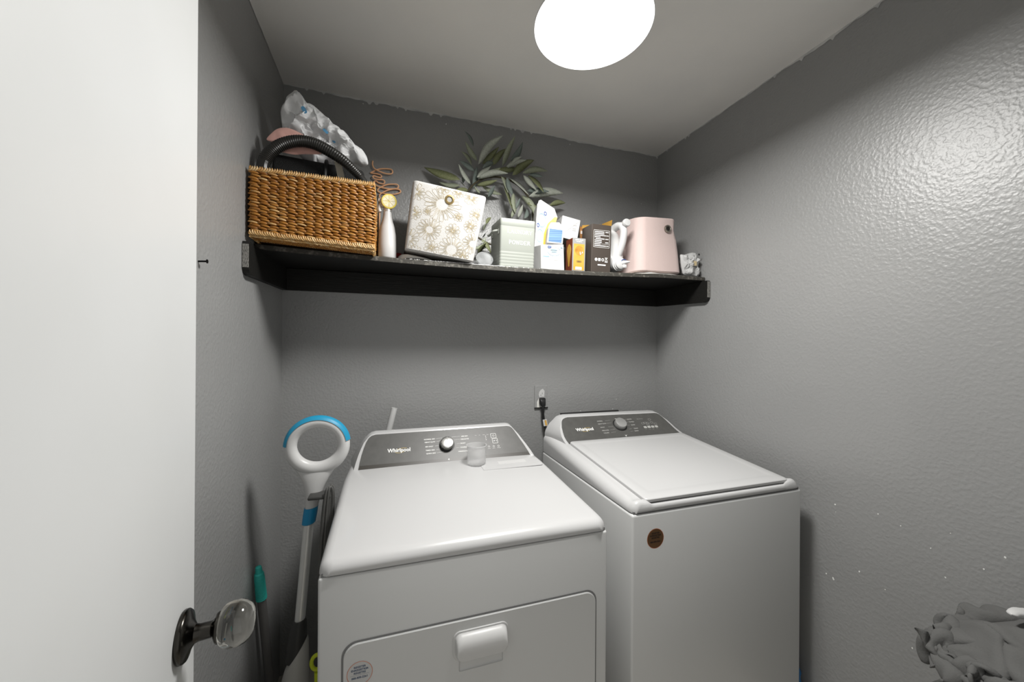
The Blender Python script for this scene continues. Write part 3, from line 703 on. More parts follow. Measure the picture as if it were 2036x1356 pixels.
GL = {'L': ([(.12, 0, .12, 1, 1), (.12, .02, .72, .02, 0), (.72, 0, .72, .2, 0), (0, 1, .26, 1, 0), (0, .02, .2, .02, 0)], .78),
      'A': ([(.08, 0, .46, 1, 0), (.46, 1, .84, 0, 1), (.22, .35, .68, .35, 0), (-.02, .02, .2, .02, 0), (.7, .02, 1, .02, 0)], .95),
      'U': ([(.12, 1, .12, .3, 1), (.12, .3, .2, .08, 1), (.2, .08, .44, 0, 0), (.44, 0, .7, .1, 0), (.7, .1, .76, .3, 0), (.76, .3, .76, 1, 0), (0, 1, .26, 1, 0), (.64, 1, .9, 1, 0)], .92),
      'N': ([(.12, 0, .12, 1, 0), (.12, 1, .8, 0, 1), (.8, 0, .8, 1, 0), (0, 1, .14, 1, 0), (.68, 1, .92, 1, 0), (0, .02, .26, .02, 0)], .96),
      'D': ([(.14, 0, .14, 1, 1), (.14, 1, .5, .97, 0), (.5, .97, .76, .75, 1), (.76, .75, .82, .5, 1), (.82, .5, .76, .25, 1), (.76, .25, .5, .03, 1), (.5, .03, .14, 0, 0), (0, 1, .2, 1, 0), (0, .02, .2, .02, 0)], .92),
      'R': ([(.14, 0, .14, 1, 1), (.14, 1, .5, .97, 0), (.5, .97, .64, .76, 1), (.64, .76, .5, .54, 1), (.5, .54, .14, .5, 0), (.42, .5, .82, 0, 1), (0, .02, .28, .02, 0), (0, 1, .2, 1, 0)], .86),
      'Y': ([(.06, 1, .42, .48, 1), (.8, 1, .42, .48, 0), (.42, .48, .42, 0, 1), (-.04, 1, .22, 1, 0), (.66, 1, .92, 1, 0), (.28, .02, .56, .02, 0)], .88),
      'P': ([(.14, 0, .14, 1, 1), (.14, 1, .5, .97, 0), (.5, .97, .64, .74, 1), (.64, .74, .5, .5, 1), (.5, .5, .14, .46, 0), (0, .02, .28, .02, 0), (0, 1, .2, 1, 0)], .76),
      'O': ([(.44 + .40 * cos(2 * pi * k / 14), .5 + .5 * sin(2 * pi * k / 14), .44 + .40 * cos(2 * pi * (k + 1) / 14), .5 + .5 * sin(2 * pi * (k + 1) / 14), 1 if abs(cos(2 * pi * (k + .5) / 14)) > .6 else 0) for k in range(14)], .92),
      'W': ([(.04, 1, .3, 0, 1), (.3, 0, .56, 1, 0), (.56, 1, .82, 0, 1), (.82, 0, 1.08, 1, 0), (-.06, 1, .16, 1, 0), (.98, 1, 1.18, 1, 0)], 1.16),
      'E': ([(.14, 0, .14, 1, 1), (.14, 1, .66, 1, 0), (.66, 1, .66, .84, 0), (.14, .52, .52, .52, 0), (.52, .42, .52, .62, 0), (.14, .02, .70, .02, 0), (.70, .02, .70, .2, 0), (0, 1, .2, 1, 0), (0, .02, .2, .02, 0)], .80)}
def serif(word, h, xc, y0, z=0.0):
    wd = sum(GL[c][1] + .14 for c in word) - .14; x = xc - wd * h / 2; gs = []
    for c in word:
        for (a, b, cc, d, th) in GL[c][0]:
            gs.append(ribbon([(x + a * h, y0 + b * h), (x + cc * h, y0 + d * h)], h * (.135 if th else .055), z))
        x += (GL[c][1] + .14) * h
    return join(*gs)
each('lettering', [xf(serif(w_, .0150, .008, v_), TM @ T(0, -.0007, 0) @ R(90, 'X')) for w_, v_ in (('LAUNDRY', .137), ('POWDER', .094))], mat('bright_white_print', (.92, .92, .91), .6), tn, label='white serif lettering')

# ------------------------------------------------------------------ cartons on the shelf
def item(name, x, y, label, cat, yaw=0.0, roll=0.0, z=None, group=None, tilt=True):
    zz = shelf_z(x, y) + .0008 if z is None else z
    o = thing(name, (x, y, zz), label, cat, group)
    return o, T(x, y, zz) @ R(slope(x) if tilt else 0, 'X') @ R(yaw, 'Z') @ R(roll, 'Y')
def FM(M, x, z, y=-.0008): return M @ T(x, y, z) @ R(90, 'X')      # printing plane on an item's front face

# tall opened carton, white and yellow, leaning towards the room
ca = thing('detergent_sheet_carton', (.635, 1.55, shelf_z(.635, 1.53)), 'tall opened white and yellow carton leaning beside the tin', 'carton')
A8 = [(.592, 1.532, 1.7175), (.630, 1.532, 1.7175), (.697, 1.508, 1.957), (.602, 1.508, 2.003), (.592, 1.590, 1.722), (.650, 1.590, 1.722), (.712, 1.572, 1.962), (.612, 1.572, 1.995)]
fa = trili(A8)
obj('body', loft([[fa(u, v, z) for u, v in ((0, 0), (1, 0), (1, 1), (0, 1))] for z in (0, 1)] + [[fa(u, v, z) for u, v in ((.02, .03), (.98, .03), (.98, .97), (.02, .97))] for z in (1, .1)]), M_CARD, ca)
FN = Vector((0, -1, -.1)).normalized()
def face(pts, d=.0006): return [fa(u, 0, v) + FN * d for u, v in pts], [list(range(len(pts)))]
obj('yellow_front', face([(.42, .20), (1.0, .20), (1.0, .985), (.88, .97), (.62, .80), (.52, .62), (.60, .45), (.50, .32)]), M_CARDY, ca)
obj('flap', ([fa(.02, 0, 1), fa(.98, 0, 1), fa(.60, 0, 1) + Vector((.030, .016, .022)), fa(.22, 0, 1) + Vector((.0, .012, .034)), fa(.10, 0, 1) + Vector((0, .008, .022))], [[0, 1, 2, 3, 4]]), M_CARD, ca)
obj('flap', ([fa(1, 0, 1), fa(1, 1, 1), fa(1, 1, 1) + Vector((.020, 0, .008)), fa(1, 0, 1) + Vector((.018, 0, .006))], [[0, 1, 2, 3]]), M_CARD, ca)
def fring(cu, cv, ru, rv, w, n=24):
    a = [fa(cu + ru * cos(2 * pi * k / n), 0, cv + rv * sin(2 * pi * k / n)) + FN * .0011 for k in range(n)]
    b = [fa(cu + ru * w * cos(2 * pi * k / n), 0, cv + rv * w * sin(2 * pi * k / n)) + FN * .0011 for k in range(n)]
    return a + b, [[k, (k + 1) % n, n + (k + 1) % n, n + k] for k in range(n)]
each('oval_badge', [fring(.30, .80, .22, .105, .90), fring(.30, .56, .22, .10, .90)], M_PALEBLUE, ca)
each('small_mark', [fring(.42, .93, .075, .030, .6), fring(.12, .70, .075, .030, .6)], M_NAVY, ca)
obj('barcode_patch', face([(.72, .52), (.90, .53), (.90, .66), (.72, .65)], .0011), M_CARD, ca)

# small box with the blue end label, resting above the soap carton
cb, B = item('blue_label_carton', .664, 1.462, 'small white carton end with a blue label above the soap carton', 'carton', -14, 5, z=1.8265, tilt=False)
obj('body', rbox(-.034, .034, 0, .050, 0, .066, .0015, 1), M_CARD, cb, B)
obj('blue_panel', xf(plate(rrect(.056, .054, .001, 1, 0, .032), .0004), FM(B, 0, 0, -.0002)), M_BLUELAB, cb, label='blue printed end panel')
obj('open_flap', xf(loft([[(-.034, 0, .066), (.034, 0, .066)], [(-.026, -.004, .084), (.010, -.002, .090)]], False, False, False), B), M_CARD, cb)

# square white carton end, tilted
cc_, Cc = item('envelope_carton', .762, 1.535, 'plain white carton with folded seams tilted on top of the light bulb boxes', 'carton', -4, 10, z=1.873, tilt=False)
obj('body', rbox(-.044, .044, 0, .12, 0, .098, .001, 1), M_CARD, cc_, Cc)
each('fold_seam', [xf(ribbon([(-.043, .004), (.0, .048)], .0005), FM(Cc, 0, 0)), xf(ribbon([(.0, .048), (.043, .096)], .0005), FM(Cc, 0, 0))], M_GREYC, cc_)
obj('ink_marks', xf(join(*[ribbon([(.012, .044 + k * .008), (.030, .045 + k * .008)], .0022) for k in range(4) if k != 2]), FM(Cc, 0, 0, -.001)), M_PRINTD, cc_)

# white soap carton in front
cs_, S = item('soap_carton', .652, 1.4535, 'small white carton with pale blue badge at the shelf front', 'carton', 2)
obj('body', hexa([S @ Vector(q) for q in ((-.054, 0, 0), (.054, 0, 0), (.049, .004, .110), (-.056, .004, .100), (-.060, .07, 0), (.05, .07, 0), (.046, .07, .112), (-.060, .07, .104))], .02, 2), M_CARD, cs_)
ov = [ribbon([(.004 + .030 * cos(2 * pi * k / 30), .078 + .020 * sin(2 * pi * k / 30)) for k in range(30)], .0012, 0, True), ribbon([(-.012, .083), (.018, .083)], .0035), ribbon([(-.008, .075), (.016, .075)], .003),
      ribbon([(-.046, .053), (-.018, .054)], .004), ribbon([(.034, .096), (.044, .094)], .003), ribbon([(.036 + .004 * cos(2 * pi * k / 12), .060 + .004 * sin(2 * pi * k / 12)) for k in range(12)], .001, 0, True)]
obj('pale_badge', xf(join(*ov), FM(S, 0, 0, .0015)), M_PALEBLUE, cs_)
obj('oval_mark', xf(join(ribbon([(-.018 + .008 * cos(2 * pi * k / 20), .094 + .0045 * sin(2 * pi * k / 20)) for k in range(20)], .002, 0, True), ribbon([(-.023, .094), (-.013, .094)], .0025)), FM(S, 0, 0, .001)), M_NAVY, cs_)
obj('seam', xf(join(ribbon([(-.046, .040), (.048, .041)], .0007), ribbon([(-.044, .088), (-.03, .066)], .0006)), FM(S, 0, 0, .0012)), M_GREYC, cs_)

# light bulb cartons (two alike: grey frame, amber front with a round window)
def bulb_box(x, y, label):
    o, Mx = item('light_bulb_carton', x, y, label, 'carton', 0, 0, group='light bulb cartons')
    obj('body', rbox(-.031, .031, 0, .062, 0, .141, .001, 1), M_GREYC, o, Mx)
    obj('amber_front', xf(plate(rrect(.051, .112, .001, 1, 0, .060), .0004), FM(Mx, 0, 0, -.0001)), M_AMBER, o)
    w = obj('round_window', xf(disc(.0205, 0, 32, .001, .088), FM(Mx, 0, 0, -.0008)), M_AMBERW, o, label='round window showing an amber bulb')
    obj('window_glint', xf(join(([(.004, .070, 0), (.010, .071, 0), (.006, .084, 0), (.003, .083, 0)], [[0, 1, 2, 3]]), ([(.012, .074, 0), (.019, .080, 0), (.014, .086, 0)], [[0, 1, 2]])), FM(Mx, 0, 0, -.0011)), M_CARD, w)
    obj('white_lettering', xf(join(text('AMBER GLASS', .0062, .0, .1305, 0, 'CENTER', .0002), text('FILAMENT', .0058, 0, .1235, 0, 'CENTER', .0002)), FM(Mx, 0, 0, -.0009)), M_PRINT, o)
    obj('white_patch', xf(plate(rrect(.030, .012, .001, 1, -.001, .012), .0003), FM(Mx, 0, 0, -.0009)), M_PRINT, o)
    obj('tag_outline', xf(join(ribbon(rrect(.024, .006, .002, 2, .001, .041), .0012, 0, True), ribbon([(-.007, .041), (.009, .041)], .002)), FM(Mx, 0, 0, -.0009)), M_DKCARD, o)
    SM = Mx @ frame((-.0316, .062, 0), (0, -1, 0), (0, 0, 1))
    obj('brown_side', xf(plate(rrect(.060, .139, .001, 1, .031, .0705), .0005), SM), M_BROWNC, o, label='brown side panel')
    obj('bulb_picture', xf(join(plate([(.031 + s * r, z) for s, zr in ((1, 1), (-1, -1)) for r, z in ([(.004, .022), (.007, .035), (.016, .075), (.020, .092), (.015, .108), (.004, .118)][::zr])], .0004, .0006)), SM), M_AMBER, o)
    return o
bulb_box(.7745, 1.458, 'amber light bulb carton with round window beside the white soap carton')
bulb_box(.895, 1.546, 'amber light bulb carton half hidden behind the tall espresso carton')

# tall dark carton, open at the top
cd, Dk = item('espresso_carton', .880, 1.4515, 'tall dark brown open-topped carton with white printed table', 'carton', 0)
obj('body', loft([[(x, .045 + y, z) for x, y in rrect(.096 - 2 * i, .09 - 2 * i, .0015, 1)] for i, z in ((0, 0), (0, .2045), (.0015, .2045), (.0015, .004))]), M_DKCARD, cd, Dk)
each('top_flap', [loft([[(.0478, 0, .2045), (.0478, .09, .2045)], [(.0525, .002, .232), (.053, .088, .236)]], False, False, False), loft([[(-.048, .09, .2045), (.048, .09, .2045)], [(-.046, .094, .222), (.052, .094, .236)]], False, False, False)], mat('golden_card', (.36, .20, .035), .5), cd, M=Dk, label='raised golden flap')
tb = [ribbon(rrect(.078, .074, .001, 1, 0, .143), .0012, 0, True)]
random.seed(3)
for k in range(9):
    zz = .173 - k * .0075
    if k in (4,): x0, x1 = -.030, .014
    else: x0, x1 = -.034, random.choice((.0, .012, .03, -.006))
    tb.append(ribbon([(x0, zz), (x1, zz)], .0036))
    if k % 2 == 0: tb.append(ribbon([(.018, zz), (.034, zz)], .0032))
tb += [ribbon([(-.036, .121), (.036, .121)], .0009), ribbon([(-.036, .113), (.036, .113)], .0009), ribbon([(-.036, .157), (.036, .157)], .0009)]
tb2 = [disc(.0068, 0, 18, -.025, .053), plate(rrect(.012, .013, .001, 1, -.009, .053), .0002), ribbon([(.008 + .0052 * cos(2 * pi * k / 14), .053 + .0052 * sin(2 * pi * k / 14)) for k in range(14)], .003, 0, True),
       ribbon([(.019, .062), (.031, .050)], .002), ribbon([(.031, .062), (.019, .050)], .002), ribbon([(.018, .062), (.032, .062)], .002), plate(rrect(.014, .005, .0005, 1, .025, .045), .0002), plate(rrect(.040, .0055, .001, 1, .003, .030), .0002)]
obj('printed_table', xf(join(*tb), FM(Dk, 0, 0)), M_PRINT, cd, label='white printed table')
obj('handling_symbols', xf(join(*tb2), FM(Dk, 0, 0)), M_PRINT, cd, label='white handling symbols', kind='stuff')
ce, E_ = item('brown_carton', .885, 1.618, 'brown and black carton standing behind the espresso carton', 'carton', 6)
obj('body', rbox(-.05, .05, 0, .09, 0, .238, .001, 1), M_DKCARD, ce, E_)
obj('copper_band', join(xf(plate(rrect(.026, .236, .001, 1, -.012, .119), .0004), FM(E_, 0, 0, -.0001))), mat('copper_card', (.36, .17, .06), .5), ce)
obj('script_mark', xf(text('Bulb', .020, -.022, .203, 0, 'LEFT', .0004), FM(E_, 0, 0, -.001)), M_PRINT, ce)

# ------------------------------------------------------------------ white jug lying on its side, cap towards the room
jg = thing('detergent_jug', (.985, 1.60, shelf_z(.985, 1.5)), 'white plastic detergent jug lying between the espresso carton and pink bin', 'jug')
jz = shelf_z(.985, 1.5)
JX = .986
def jring(y, w, h, zc, xc=JX, n=28): return [(xc + w * cos(2 * pi * k / n), y, zc + h * sin(2 * pi * k / n)) for k in range(n)]
obj('body', loft([jring(1.735, .02, .03, jz + .10), jring(1.73, .045, .085, jz + .105), jring(1.70, .052, .108, jz + .111), jring(1.60, .053, .112, jz + .114), jring(1.545, .052, .110, jz + .112), jring(1.518, .048, .100, jz + .105), jring(1.502, .041, .075, jz + .085), jring(1.490, .034, .045, jz + .055), jring(1.484, .030, .034, jz + .045), jring(1.475, .029, .030, jz + .043)]), M_WHITEPL, jg, smooth=True)
obj('handle', tube(spline([(1.000, 1.58, jz + .205), (1.004, 1.530, jz + .226), (1.008, 1.490, jz + .222), (1.012, 1.475, jz + .195), (1.010, 1.480, jz + .150), (1.004, 1.492, jz + .110), (.998, 1.510, jz + .075)], 6), [.018] * 10 + [.0165] * 22 + [.017] * 5, 14), M_WHITEPL, jg, smooth=True, label='looped handle')
obj('grip_end', lathe([(.001, 0), (.015, .001), (.0185, .006), (.0185, .016), (.015, .022), (.001, .023)], 24, T(1.015, 1.472, jz + .228) @ R(90, 'X')), M_WHITEPL, jg, smooth=True)
CM = T(JX, 1.478, jz + .043) @ R(90, 'X')
cp = obj('cap', lathe([(.030, -.004), (.0325, 0), (.0325, .004), (.0285, .006), (.0285, .012), (.0250, .014), (.0250, .021), (.020, .024), (.012, .026), (.001, .0265)], 32, CM), M_WHITEPL, jg, smooth=30, label='stepped white cap')
each('spout', [tube([(JX + .006, 1.452, jz + .044), (JX + .016, 1.440, jz + .046), (JX + .030, 1.434, jz + .047)], [.010, .007, .003], 12), rbox(JX + .003, JX + .020, 1.440, 1.452, jz + .020, jz + .036, .003, 2)], M_WHITEPL, cp, smooth=True)
obj('blue_arc', tube([(JX + .012 + .012 * cos(a), 1.4515, jz + .052 + .008 * sin(a)) for a in [pi * k / 8 for k in range(9)]], .0018, 6), M_NAVY, cp)

# ------------------------------------------------------------------ papers and blush bin
tag(obj('flattened_sheets', inflate([(1.02, 1.724), (1.06, 1.733), (1.12, 1.739), (1.20, 1.735), (1.30, 1.736), (1.375, 1.738), (1.37, 1.728), (1.2, 1.7235), (1.08, 1.7205)], 1.56, .108, 6, .002, 30, 4.0, sub=3), M_PAPER, smooth=True),
    'flattened white plastic sheets under the pink bin', 'sheet')
P8 = [(1.080, 1.456, 1.737), (1.334, 1.456, 1.741), (1.304, 1.462, 1.998), (1.080, 1.456, 1.985), (1.085, 1.715, 1.745), (1.335, 1.715, 1.745), (1.32, 1.715, 2.012), (1.085, 1.715, 2.02)]
pf = trili(P8)
pk = thing('blush_storage_bin', (1.205, 1.585, 1.737), 'blush pink soft fabric storage bin with a round eyelet', 'storage bin')
def pdent(X, Y, z):
    k = max(0, (X - .80) / .2) * max(0, 1 - abs(z - .80) / .24) * max(0, 1 - Y * 1.3)
    X -= .045 * k; Y += .05 * k
    Y -= .035 * sin(pi * min(1, max(0, X))) * z ** 2 * (1 if Y < .5 else -.4)
    return X, Y
obj('body', open_bin(pf, .17, 0, .025, pdent), M_PINKBIN, pk, smooth=True)
PGM = frame(pf(.68, 0, .80) + Vector((0, -.0075, 0)), (1, 0, 0), (0, .03, 1))
pg = obj('grommet', lathe([(.0105, -.001), (.0105, .003), (.0125, .0045), (.0160, .004), (.018, .001), (.018, -.004)], 36, PGM, False, False), mat('gunmetal', (.30, .28, .24), .3, .9), pk, smooth=True, label='metal eyelet')
obj('eyelet_hole', xf(disc(.0106, .0012), PGM), M_DARKHOLE, pg)
TRASH = [(1.3343, 1.8348), (1.3406, 1.8381), (1.3472, 1.834), (1.3715, 1.8413), (1.4062, 1.8518), (1.4209, 1.8465), (1.4274, 1.8376), (1.424, 1.828), (1.4382, 1.8257), (1.438, 1.801), (1.4363, 1.7633), (1.4521, 1.7633), (1.4463, 1.7453), (1.4367, 1.7308), (1.4102, 1.7308), (1.3638, 1.7376), (1.3479, 1.7504), (1.3405, 1.7799), (1.3345, 1.8141)]
tr = thing('crumpled_wrapper', (1.395, 1.46, 1.73), 'crumpled white packaging wrapper at the right end of the shelf', 'wrapper')
g = inflate(TRASH, 1.480, .022, 9, .012, 45, 6.1, sub=3); obj('film', g, M_CARD, tr, smooth=20)
obj('print', join(xf(plate(rrect(.018, .022, .001, 1), .0006), T(1.398, 1.452, 1.793) @ R(90, 'X')), ), mat('tan_print', (.62, .50, .30), .6), tr)
each('dark_bar', [xf(plate(rrect(.024, .0032, .0005, 1), .0006), T(1.397, 1.4515, 1.776) @ R(90, 'X') @ R(-6, 'Z')), xf(plate(rrect(.010, .009, .001, 1), .0006), T(1.423, 1.455, 1.838) @ R(90, 'X'))], M_DKPL, tr)

# ------------------------------------------------------------------ machines
def top_shell(x0, x1, prof, zb, r, inset):
    """moulded top: prof = (y, z); side shoulders rounded by r; inset(y) narrows the ends"""
    rings = []
    for y, zt in prof:
        rr = min(r, max(.0008, zt - zb - .001)); i = inset(y); n = 7
        a, b = x0 + i, x1 - i
        ring = [(a, y, zb)] + [(a + rr - rr * cos(pi / 2 * k / n), y, zt - rr + rr * sin(pi / 2 * k / n)) for k in range(n + 1)]
        ring += [(a + (b - a) * q, y, zt + .0025 * sin(pi * q)) for q in (.2, .4, .6, .8)]
        ring += [(b - rr + rr * sin(pi / 2 * k / n), y, zt - rr + rr * cos(pi / 2 * k / n)) for k in range(n + 1)] + [(b, y, zb)]
        rings.append(ring)
    return loft(rings)

def panel_frame(xc, yb, zb, yt, zt):
    return frame((xc, yb, zb), (1, 0, 0), (0, yt - yb, zt - zb)), sqrt((yt - yb) ** 2 + (zt - zb) ** 2)

def logo(u, v, s, PM, parent):
    obj('maker_lettering', xf(text('Whirlpool', s, u, v, .0022, 'LEFT', s * .028, .93), PM), M_PRINT, parent, label='white maker lettering')
    e = [(u + s * 2.28 + s * 1.05 * cos(a), v + s * .30 + s * .36 * sin(a) + s * .18 * cos(a)) for a in [radians(d) for d in range(20, 140, 8)]]
    e2 = [(u + s * 2.28 + s * 1.05 * cos(a), v + s * .30 + s * .46 * sin(a) + s * .18 * cos(a)) for a in [radians(d) for d in range(195, 300, 8)]]
    each('gold_swirl', [xf(ribbon(q_, s * .06, .0018), PM) for q_ in (e, e2)], M_GOLD, parent)

# ---- dryer
dr = thing('clothes_dryer', (.2205, 1.26, 0), 'white front-loading dryer with charcoal control panel, left of the two machines', 'dryer')
DX0, DX1 = -.147, .588
obj('body', rbox(DX0, DX1, .925, 1.60, .02, .8752, .006, 3), M_BODY, dr, smooth=True)
obj('seam', box(DX0 + .006, DX1 - .006, .929, 1.59, .870, .884), M_SEAM, dr)
def dinset(y):
    return .020 * max(0, 1 - (y - .922) / .022) ** 2 + (.0 if y < 1.4 else .010 * min(1, (y - 1.4) / .15))
dprof = [(.9225, .8815), (.9215, .886), (.9225, .8925), (.9260, .8990), (.9320, .9045), (.9400, .9085), (.9500, .9110), (.9650, .9130)] + [(.965 + .49 * k / 8, .9130 + .030 * k / 8) for k in range(1, 9)] + [(1.55, .946), (1.598, .946)]
obj('top', top_shell(DX0, DX1, dprof, .8785, .026, dinset), M_ENAMEL, dr, smooth=50)
dtop = lambda y: .9130 + .030 * (y - .965) / .49 + .002
DP, DL = panel_frame(.2205, 1.455, .943, 1.55, 1.042)
DOUT = [(-.3234, -.003), (-.3200, .025), (-.3146, .0574), (-.3080, .085), (-.3011, .1082), (-.2930, .125), (-.2830, .1345), (-.2675, .1390), (0, .1402), (.2625, .1406), (.2740, .1385), (.2830, .132), (.2900, .120), (.2990, .0980), (.3080, .075), (.3190, .048), (.3290, .020), (.3360, -.003)]
def console(P_, out, back_y, base_z, grow, bx0, bx1, ztop, parent):
    outer = []; c = Vector((0, .06))
    for i, (u, v) in enumerate(out):
        d = Vector((u, 0)).normalized() if v < .11 else Vector((u * .25, .6)).normalized()
        g_ = grow * (1.0 + (1.2 * (1 - v / .12) if v < .12 else 0))
        outer.append((u + d.x * g_, v + (d.y * grow * .8 if v > .11 else 0)))
    f0 = [P_ @ Vector((u, v, 0.0)) for u, v in outer]
    f1 = []
    for p in f0:
        t = (p.x - f0[0].x) / (f0[-1].x - f0[0].x)
        wide = max(0.0, 1 - (p.z - base_z) / (ztop - base_z))
        f1.append(Vector((p.x + (bx0 + (bx1 - bx0) * t - p.x) * wide ** 1.25 * .95, back_y, min(p.z + .002, ztop + .004))))
    mid = [a * .5 + b * .5 + Vector((0, 0, .004 if a.z > base_z + .05 else .002)) for a, b in zip(f0, f1)]
    b0 = Vector((f0[0].x, f0[0].y, base_z - .02)); b1 = Vector((f0[-1].x, f0[-1].y, base_z - .02))
    def close(r, y): return r + [Vector((r[-1].x, y, base_z - .03)), Vector((r[0].x, y, base_z - .03))]
    o = obj('console', loft([close(f0, f0[0].y + .004), close(mid, (f0[0].y + back_y) / 2), close(f1, back_y)]), M_ENAMEL, parent, smooth=35)
    return o
dc = console(DP, DOUT, 1.597, .945, .007, DX0 + .008, DX1 - .008, 1.047, dr)
obj('control_panel', xf(plate(DOUT, .0014), DP), M_PANEL, dr, label='charcoal control panel')
obj('panel_lower_edge', xf(plate([(-.322, -.001), (.334, -.001), (.329, .014), (-.319, .014)], .0004, .0015), DP), mat('panel_band', (.040, .036, .030), .4), dr)
logo(-.2235, .058, .0215, DP, dr)
tx_ = []
for s, u, v in (('NORMAL DRY', -.087, .1000), ('HEAVY DUTY', -.085, .0870), ('AIR ONLY', -.084, .0680), ('TIMED DRY', -.083, .0520), ('QUICK DRY', -.082, .0385)):
    tx_.append(text(s, .0068, u, v, .0019, 'LEFT', .0002))
for s, u, v in (('LESS DRY', .061, .1030), ('DELICATES', .058, .0900), ('BULKY', .055, .0720), ('TOWELS', .052, .0540), ('WRINKLE SHIELD', .042, .0370)):
    tx_.append(text(s, .0068, u, v, .0019, 'LEFT', .0002))
for u, v, s in ((.118, .104, 'Less'), (.135, .104, 'Dry'), (.152, .104, 'More'), (.168, .104, 'Very')):
    tx_.append(text(s, .0042, u, v, .0019))
for k, (u, v, s) in enumerate(((.163, .040, 'Power'), (.183, .040, 'Damp'), (.203, .040, 'Wrinkle'))):
    tx_.append(text(s, .0042, u, v, .0019)); tx_.append(ribbon([(u + .006 + .0035 * cos(2 * pi * q / 10), v + .010 + .0035 * sin(2 * pi * q / 10)) for q in range(10)], .001, .0019, True))
obj('panel_lettering', xf(join(*tx_), DP), M_PRINT, dr, label='small white cycle names')
ln = []
for v, u0, u1 in ((.1025, -.040, -.016), (.0895, -.040, -.026), (.0705, -.046, -.030), (.0545, -.042, -.026), (.0410, -.042, -.014)): ln.append(ribbon([(u0, v), (u1, v + .002)], .0007, .0019))
for v, u0, u1 in ((.1060, .022, .056), (.0930, .032, .055), (.0745, .040, .052), (.0565, .036, .050)): ln.append(ribbon([(u0, v - .001), (u1, v)], .0007, .0019))
for u, v in ((.196, .088), (.199, .064)): ln.append(ribbon(rrect(.0215, .021, .001, 1, u, v + .010), .0014, .0019, True))
ln += [ribbon([(.196 + .004 * cos(2 * pi * q / 12), .098 + .004 * sin(2 * pi * q / 12)) for q in range(12)], .0012, .0019, True), plate([(.194, .071), (.194, .078), (.199, .0745)], .0003, .0018), ribbon(rrect(.004, .005, .0005, 1, .2045, .0745), .0008, .0019, True)]
for v in (.098, .090, .082): ln.append(plate(rrect(.0035, .0025, .0005, 1, .1625, v), .0003, .0018))
obj('panel_lines', xf(join(*ln), DP), M_PRINT, dr)
def dial(P_, u, v, r, h, parent, m, wedge=False):
    KM_ = P_ @ T(u, v, 0)
    obj('knob_seat', lathe([(.001, .0014), (r * 1.16, .0014), (r * 1.16, .0024), (r * 1.05, .003), (.001, .003)], 40, KM_), M_BLACK, parent, smooth=True)
    k = obj('knob', lathe([(r * .98, .003), (r, .005), (r * .985, h * .6), (r * .95, h * .86), (r * .90, h * .97), (r * .82, h), (.001, h + .0004)], 48, KM_), m, parent, smooth=30, label='brushed silver selector knob')
    obj('pointer', xf(plate(rrect(.0022, r * .55, .0008, 2, 0, r * .55), .0004, h + .0002), KM_), M_GREYC, k)
    obj('index_mark', xf(join(ribbon([(-.008, r * 1.28), (.008, r * 1.28)], .0018, .0019), plate([(-.002, -.062), (.004, -.058), (.004, -.066)], .0003, .0018)), KM_), M_PRINT, parent)
dial(DP, .000, .072, .0265, .026, dr, M_CHROME)
lc = obj('lint_cover', xf(plate(rrect(.235, .078, .010, 4), .0022, 0, .0012), frame((.447, 1.372, dtop(1.372)), (1, 0, 0), (0, 1, .0612))), M_ENAMEL, dr, smooth=30, label='flush lint filter cover')
obj('finger_slot', xf(plate(rrect(.112, .028, .003, 3), .0012, .0016, .0006), frame((.455, 1.388, dtop(1.388)), (1, 0, 0), (0, 1, .0612))), M_WHITEPL, lc, smooth=30)
# dryer door
DFR = FRONT(0, .925, 0)
def rpoly(x0, x1, z0, z1, r, n=8): return rrect(x1 - x0, z1 - z0, r, n, (x0 + x1) / 2, (z0 + z1) / 2)
obj('door_gap', xf(plate(rpoly(-.098, .5535, .168, .7215, .034), .0016), DFR), M_SEAM, dr)
dd = obj('door', xf(plate(rpoly(-.0935, .549, .1725, .717, .031), .0060, 0, .0018), DFR), M_BODY, dr, label='white drop door')
bm = bmesh.new(); bm.from_mesh(dd.data)
# scooped pocket under the grip
cut = obj('cutter', rbox(.168, .281, .9045, .9229, .592, .690, .0044, 4), M_BODY)
md = dd.modifiers.new('scoop', 'BOOLEAN'); md.operation = 'DIFFERENCE'; md.object = cut; md.solver = 'EXACT'
dg = bpy.context.evaluated_depsgraph_get(); dg.update()
nm = bpy.data.meshes.new_from_object(dd.evaluated_get(dg)); bm.free()
dd.modifiers.clear(); dd.data = nm; bpy.data.objects.remove(cut)
obj('grip_frame', xf(plate(rpoly(.153, .2945, .622, .6935, .018), .003, .0060, .0012), DFR), M_WHITEPL, dd, smooth=40)
gy = .925 - .0060
grip = []
for (yy, z0_, z1_) in ((gy, .629, .689), (gy - .010, .629, .688), (gy - .018, .630, .681), (gy - .0225, .633, .671), (gy - .0235, .640, .660)):
    w = .1335 - (gy - yy) * .35
    grip.append([(x, yy, z) for x, z in rrect(w, z1_ - z0_, min(.015, (z1_ - z0_) * .45), 5, .2238, (z0_ + z1_) / 2)])
obj('grip', loft(grip), M_WHITEPL, dd, smooth=40, label='moulded white door pull')
SD = FRONT(-.0585, .9185, .650)
stk = obj('sticker', xf(plate([(.0275 * cos(2 * pi * k / 40), .0275 * sin(2 * pi * k / 40)) for k in range(40)], .0004), SD), M_CARD, dd, label='round white registration sticker with orange ring')
obj('sticker_ring', xf(ribbon([(.0268 * cos(2 * pi * k / 48), .0268 * sin(2 * pi * k / 48)) for k in range(48)], .0011, .0007, True), SD), M_ORANGE, stk)
